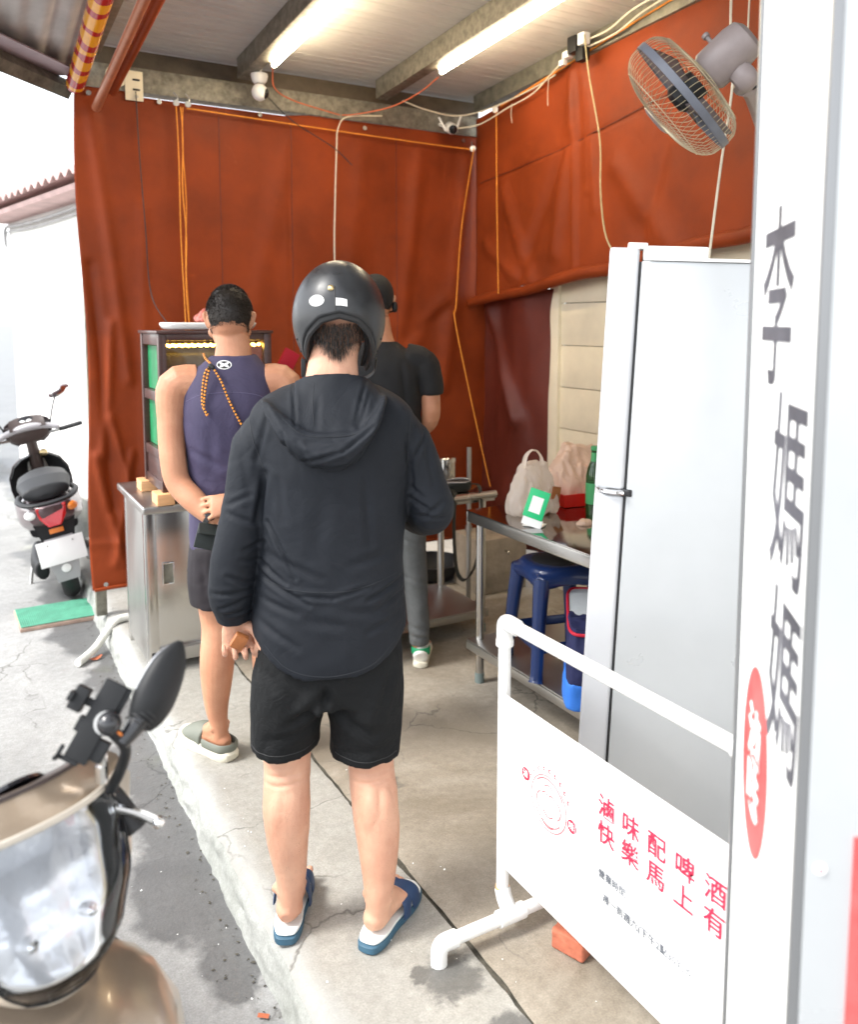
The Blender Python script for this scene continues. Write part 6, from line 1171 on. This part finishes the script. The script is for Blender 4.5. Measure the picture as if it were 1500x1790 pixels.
    obj('grab_rail', tube([(-.02, .15, .70), (-.20, .16, .705), (-.33, .11, .695), (-.36, 0, .69), (-.33, -.11, .695), (-.20, -.16, .705), (-.02, -.15, .70)], [(.013, .020)] * 7, 10, 5, ref=(0, 0, 1)), MT['black_plastic'], t)
    obj('under_tail', loft([[(-.27, y, z) for y, z in ((-.12, .58), (.12, .58), (.09, .44), (-.09, .44))], [(.1, y, z) for y, z in ((-.13, .58), (.13, .58), (.10, .42), (-.10, .42))]]), MT['black_plastic'], t, smooth=False)
    obj('mud_guard', loft([[(-.27, y, .46) for y in (-.08, .08)] + [(-.255, y, .46) for y in (.08, -.08)], [(-.30, y, .30) for y in (-.08, .08)] + [(-.285, y, .30) for y in (.08, -.08)], [(-.29, y, .19) for y in (-.062, .062)] + [(-.275, y, .19) for y in (.062, -.062)]]), MT['grey_plastic'] if rear else MT['black_plastic'], t, smooth=False)
    obj('reflector_disc', lathe([(0, .006), (.025, .004), (.027, 0)], 18, (-1, 0, .1), (-.298, 0, .27)), MT['paper'], t); box('rear_reflector', (.008, .08, .03), (-.283, 0, .505), MT['lens_amber'], t, .003)
    pl2 = box('number_plate', (.004, .26, .15), (-.318, 0, .385), MT['paper'], t, .002, (0, R(8), 0)); obj('plate_bolt', [ellipsoid((-.323, y, .435), (.003, .006, .006), 5, 6) for y in (-.07, .07)], MT['steel_dull'], pl2)
    ex_ = obj('muffler', tube([(.32, -.16, .22), (.18, -.17, .24), (-.05, -.175, .27), (-.20, -.18, .29), (-.235, -.18, .295)], [.03, .05, .062, .06, .05], 18, 4), MT['steel_dull'], t); obj('muffler_cap', lathe([(.012, 0), (.046, 0), (.048, .012), (.016, .014)], 20, (-1, 0, .1), (-.236, -.18, .295)), MT['grey_plastic'], ex_); obj('heat_shield', tube([(.10, -.215, .27), (-.10, -.225, .30), (-.19, -.225, .31)], [(.045, .012)] * 3, 10, 3, ref=(0, 0, 1)), MT['black_plastic'], ex_)
    obj('engine_case', remesh([tube([(.30, .12, .25), (.1, .14, .23), (-.04, .13, .22)], [(.09, .05), (.085, .05), (.06, .04)], 16, 4, ref=(0, 0, 1))], .01, 2), MT['black_plastic'], t)
    obj('stand', tube([(.45, .13, .28), (.40, .20, .12), (.37, .235, .012)], .012, 8, 3), MT['steel_dull'], t)
    obj('bar_cover', remesh([tube([hb_ + [-.05, -.20, .03], hb_ + [-.02, -.12, .055], hb_ + [-.02, 0, .07], hb_ + [-.02, .12, .055], hb_ + [-.05, .20, .03]], [(.018, .018), (.024, .032), (.028, .045), (.024, .032), (.018, .018)], 14, 4, ref=(0, 0, 1))], .008, 3), dash if dash else MT['brown_plastic'], t) if rear else None
    ck = obj('key_lock', lathe([(0, .01), (.025, .008), (.028, 0)], 16, (-.8, 0, .5), (.93, -.06, .80)), MT['brass'], t)
    return t, O_
bgs, O_ = scooter('parked mauve scooter seen from behind beside the orange curtain', MT['mauve_paint'], MT['mauve_paint'], MT['grey_plastic'], (.575, 5.58, -.12), R(2), R(11))
def mirror(par, base, tip, c, ax, wdt, m, face):
    st_ = obj('mirror_stalk', tube([base, tuple((np.array(base) + np.array(tip)) / 2 + np.array([-.01, 0, .01])), tip], .006, 8, 4), MT['black_plastic'], par)
    ax = nrmz(ax); P_ = [np.array(c) + ax * a for a in (-.075, -.055, -.02, .03, .065, .08)]
    sh_ = obj('mirror_shell', tube(P_, [(.010, .008), (.022, .015), (.036, .022), (.034, .020), (.020, .013), (.006, .005)], 18, 5, ref=np.cross(ax, face)), m, par); g0 = np.array(c) + nrmz(face) * .012
    obj('mirror_glass', tube([P_[1] + nrmz(face) * .011, P_[2] + nrmz(face) * .014, P_[3] + nrmz(face) * .014, P_[4] + nrmz(face) * .009], [(.018, .004), (.031, .007), (.029, .006), (.014, .004)], 16, 4, ref=np.cross(ax, face)), MT['chrome'], sh_)
for s in (-1, 1): mirror(bgs, (.90, s * .15, 1.0), (.90, s * .22, 1.17), (.895, s * .255, 1.21), (0, s * 1, .35), .03, MT['mauve_paint'], (-1, 0, 0))
# nearest scooter, facing the camera
fgs, O_ = scooter('gold scooter with a wide headlight and a phone holder parked facing the stall queue', MT['gold_paint'], MT['silver_paint'], None, (0, 0, 0), R(156), 0.0, rear=False)
ang = R(156); hx = np.array([math.sin(ang), math.cos(ang)]); tgt = np.array([.055, 1.235]); org = tgt - hx * O_[0]
fgs.matrix_world = Matrix.Translation((org[0], org[1], -.12)) @ Matrix.Rotation(math.atan2(math.cos(ang), math.sin(ang)), 4, 'Z')
inv = fgs.matrix_world.inverted()
def lf(p): return np.array(inv @ Vector(p))
ml = obj('mirror_stalk', tube([lf(p) for p in ((.170, 1.262, .905), (.182, 1.240, .945), (.186, 1.215, .985), (.175, 1.201, 1.012), (.160, 1.199, 1.035))], [.0085, .0085, .008, .0085, .010], 10, 5), MT['black_plastic'], fgs)
obj('stalk_nut', [cyl(lf((.158, 1.245, .955)), lf((.158, 1.245, .985)), .007, 8), cyl(lf((.156, 1.245, .93)), lf((.156, 1.245, .955)), .009, 8)], MT['steel'], ml)
bt = obj('mirror_boot', tube([lf(p) for p in ((.178, 1.196, 1.005), (.192, 1.201, 1.017), (.206, 1.207, 1.030), (.220, 1.213, 1.042))], [.010, .013, .016, .021], 16, 3), MT['black_gloss'], fgs)
for k in range(4): q = np.array((.200, 1.2045, 1.0245)) + np.array((.0045, .002, .004)) * k; obj('boot_rib', tube([lf(q), lf(q + np.array((.0014, .0006, .0012)))], .0185 + .001 * k, 16), MT['rubber'], bt)
ma = lf((.268, 1.234, 1.115)) - lf((.205, 1.207, 1.012)); P_ = [lf(np.array((.203, 1.206, 1.010)) + np.array((.068, .030, .110)) * a) for a in (.05, .16, .35, .58, .8, .95, 1.03)]; fc = lf((.203, 1.206, 1.01)) - lf((.203 + .35, 1.206 - .9, 1.01 + .15)); sd_ = np.cross(ma, fc)
msh = obj('mirror_shell', tube(P_, [(.016, .012), (.027, .019), (.033, .024), (.032, .022), (.026, .017), (.014, .010), (.004, .004)], 22, 5, ref=sd_), MT['black_plastic'], fgs)
obj('mirror_glass', tube([p + nrmz(fc) * .014 for p in P_[1:6]], [(.020, .004), (.028, .008), (.027, .008), (.021, .006), (.008, .003)], 18, 4, ref=sd_), MT['chrome'], msh)
mirror(fgs, (.93, -.15, 1.03), (.90, -.22, 1.15), (.895, -.255, 1.19), (0, -1, .35), .03, MT['black_plastic'], (-1, 0, 0))
obj('grip', tube([lf(p) for p in ((.170, 1.30, .885), (.190, 1.285, .855), (.206, 1.272, .825))], .0165, 14, 4), MT['rubber'], fgs)
obj('brake_lever', [tube([lf(p) for p in ((.150, 1.275, .875), (.185, 1.262, .868), (.210, 1.252, .858), (.230, 1.244, .846))], [(.008, .005)] * 4, 8, 4), ellipsoid(lf((.233, 1.243, .844)), (.010, .010, .010), 8, 10)], MT['chrome'], fgs)
# phone holder
phh = thing('phone_holder', 'black folding phone holder clamped to the gold scooter mirror stalk', 'phone holder')
a0 = np.array((.121, 1.212, .995)); a1 = np.array((.176, 1.222, 1.078)); ux_ = nrmz(a1 - a0); sdv = nrmz(np.array((.80, -.46, -.38)) - ux_ * (np.array((.80, -.46, -.38)) @ ux_)); nv_ = np.cross(ux_, sdv)
Mh = Matrix(np.stack([ux_, sdv, nv_], 1).tolist())
def hbx(nm, size, u, s_, n_, m=MT['black_plastic'], b=.002): return obj(nm, bxm(size, tuple((a0 + a1) / 2 + ux_ * u + sdv * s_ + nv_ * n_), b, Mh), m, phh)
hbx('back_plate', (.115, .034, .008), 0, 0, 0); hbx('back_plate', (.05, .040, .006), .032, .004, .004)
hbx('side_clamp', (.034, .020, .020), .018, -.036, -.004); hbx('side_clamp', (.014, .008, .026), .018, -.046, -.008); hbx('clamp_rail', (.012, .03, .005), .018, -.022, .002)
hbx('lower_clamp', (.03, .030, .016), -.034, .018, .008); hbx('ratchet', (.022, .012, .012), -.012, -.018, .004)
hbx('hook', (.006, .030, .006), -.060, -.008, -.002); hbx('hook', (.018, .006, .006), -.053, -.024, -.004); hbx('hook', (.006, .006, .014), -.062, -.024, -.010)
obj('ball_joint', ellipsoid((.163, 1.200, 1.037), (.017, .017, .017)), MT['black_gloss'], phh); obj('joint_ring', lathe([(.012, -.004), (.0165, -.004), (.0165, .004), (.012, .004)], 18, nv_, (.160, 1.206, 1.036), True), MT['steel_dull'], phh)
obj('tag', bxm((.004, .008, .020), (.178, 1.197, 1.018), .001, (.2, -.6, 0)), MT['lens_amber'], phh)
# two more scooters far down the street
for k, (x, y, a, l) in enumerate(((.02, 10.4, 8, 'parked scooter past the white house corner'), (-.75, 12.2, -5, 'parked scooter farthest down the street'))):
    c = copy_tree(bgs); c.matrix_world = Matrix.Translation((x, y, -.12)) @ Matrix.Rotation(math.pi / 2 - R(a), 4, 'Z') @ Matrix.Rotation(R(-9), 4, 'X'); c['label'] = l

# ================================================================== small things on the road
gm = thing('floor_mat', 'green ribbed mat lying on the road behind the mauve scooter', 'mat', (.46, 5.21, -.12), R(2))
obj('board', bxm((.46, .36, .022), (0, 0, .0115), .004), MT['brick'] if False else mat('mat_edge', (.40, .28, .22), .8, 0, var=.2, vs=20), gm)
obj('turf', grid(90, 40, lambda u, v: np.stack([(u - .5) * .45, (v - .5) * .35, .0265 + .003 * np.abs(np.sin(u * 140)) + .001 * fbm(np.stack([u * 40, v * 30, u * 0], 1), 2)], 1)), MT['mat_green'], gm)
hsx = thing('drain_hose', 'pale ribbed drain hose bent over the kerb beside the cabinet', 'hose')
hp_ = [(.455, 4.36, -.098), (.50, 4.42, -.095), (.56, 4.48, -.075), (.62, 4.54, -.03), (.68, 4.57, .018), (.76, 4.58, .022), (.86, 4.57, .022)]
A_ = cr(hp_, 24); obj('tube', tube(hp_, .017, 14, 8), MT['hose'], hsx)
Ts = np.gradient(A_, axis=0); obj('corrugation', [tube([A_[i] - nrmz(Ts[i]) * .0018, A_[i] + nrmz(Ts[i]) * .0018], .0205, 14) for i in range(2, len(A_) - 2, 1)], MT['hose'], hsx, kind='stuff')
lfm = obj('fallen_leaf', grid(5, 5, lambda u, v: np.stack([(u - .5) * .075, (v - .5) * .04 * np.sin(np.pi * np.clip(u, .08, .95)), .006 + .012 * (u - .5) ** 2 * 4], 1)), MT['leaf_red']); lfm.location = (.545, 4.42, -.119); lfm.rotation_euler = (0, 0, .3); tag(lfm, 'curled reddish leaf lying beside the drain hose', 'leaf')
for k, (x, y, s) in enumerate(((.50, 1.55, .012), (.42, 1.75, .010), (.585, 1.86, .014))):
    q = obj('fallen_leaf', grid(4, 4, lambda u, v: np.stack([(u - .5) * 2 * s, (v - .5) * s, .004 + .2 * s * u], 1)), MT['leaf_red']); q.location = (x, y, -.119); q.rotation_euler = (0, 0, k * 1.3); tag(q, ('tiny brown leaf scrap on the dry road paving', 'tiny brown leaf scrap at the wet patch edge', 'tiny brown leaf scrap close against the kerb')[k], 'leaf')
bpy.context.view_layer.update()
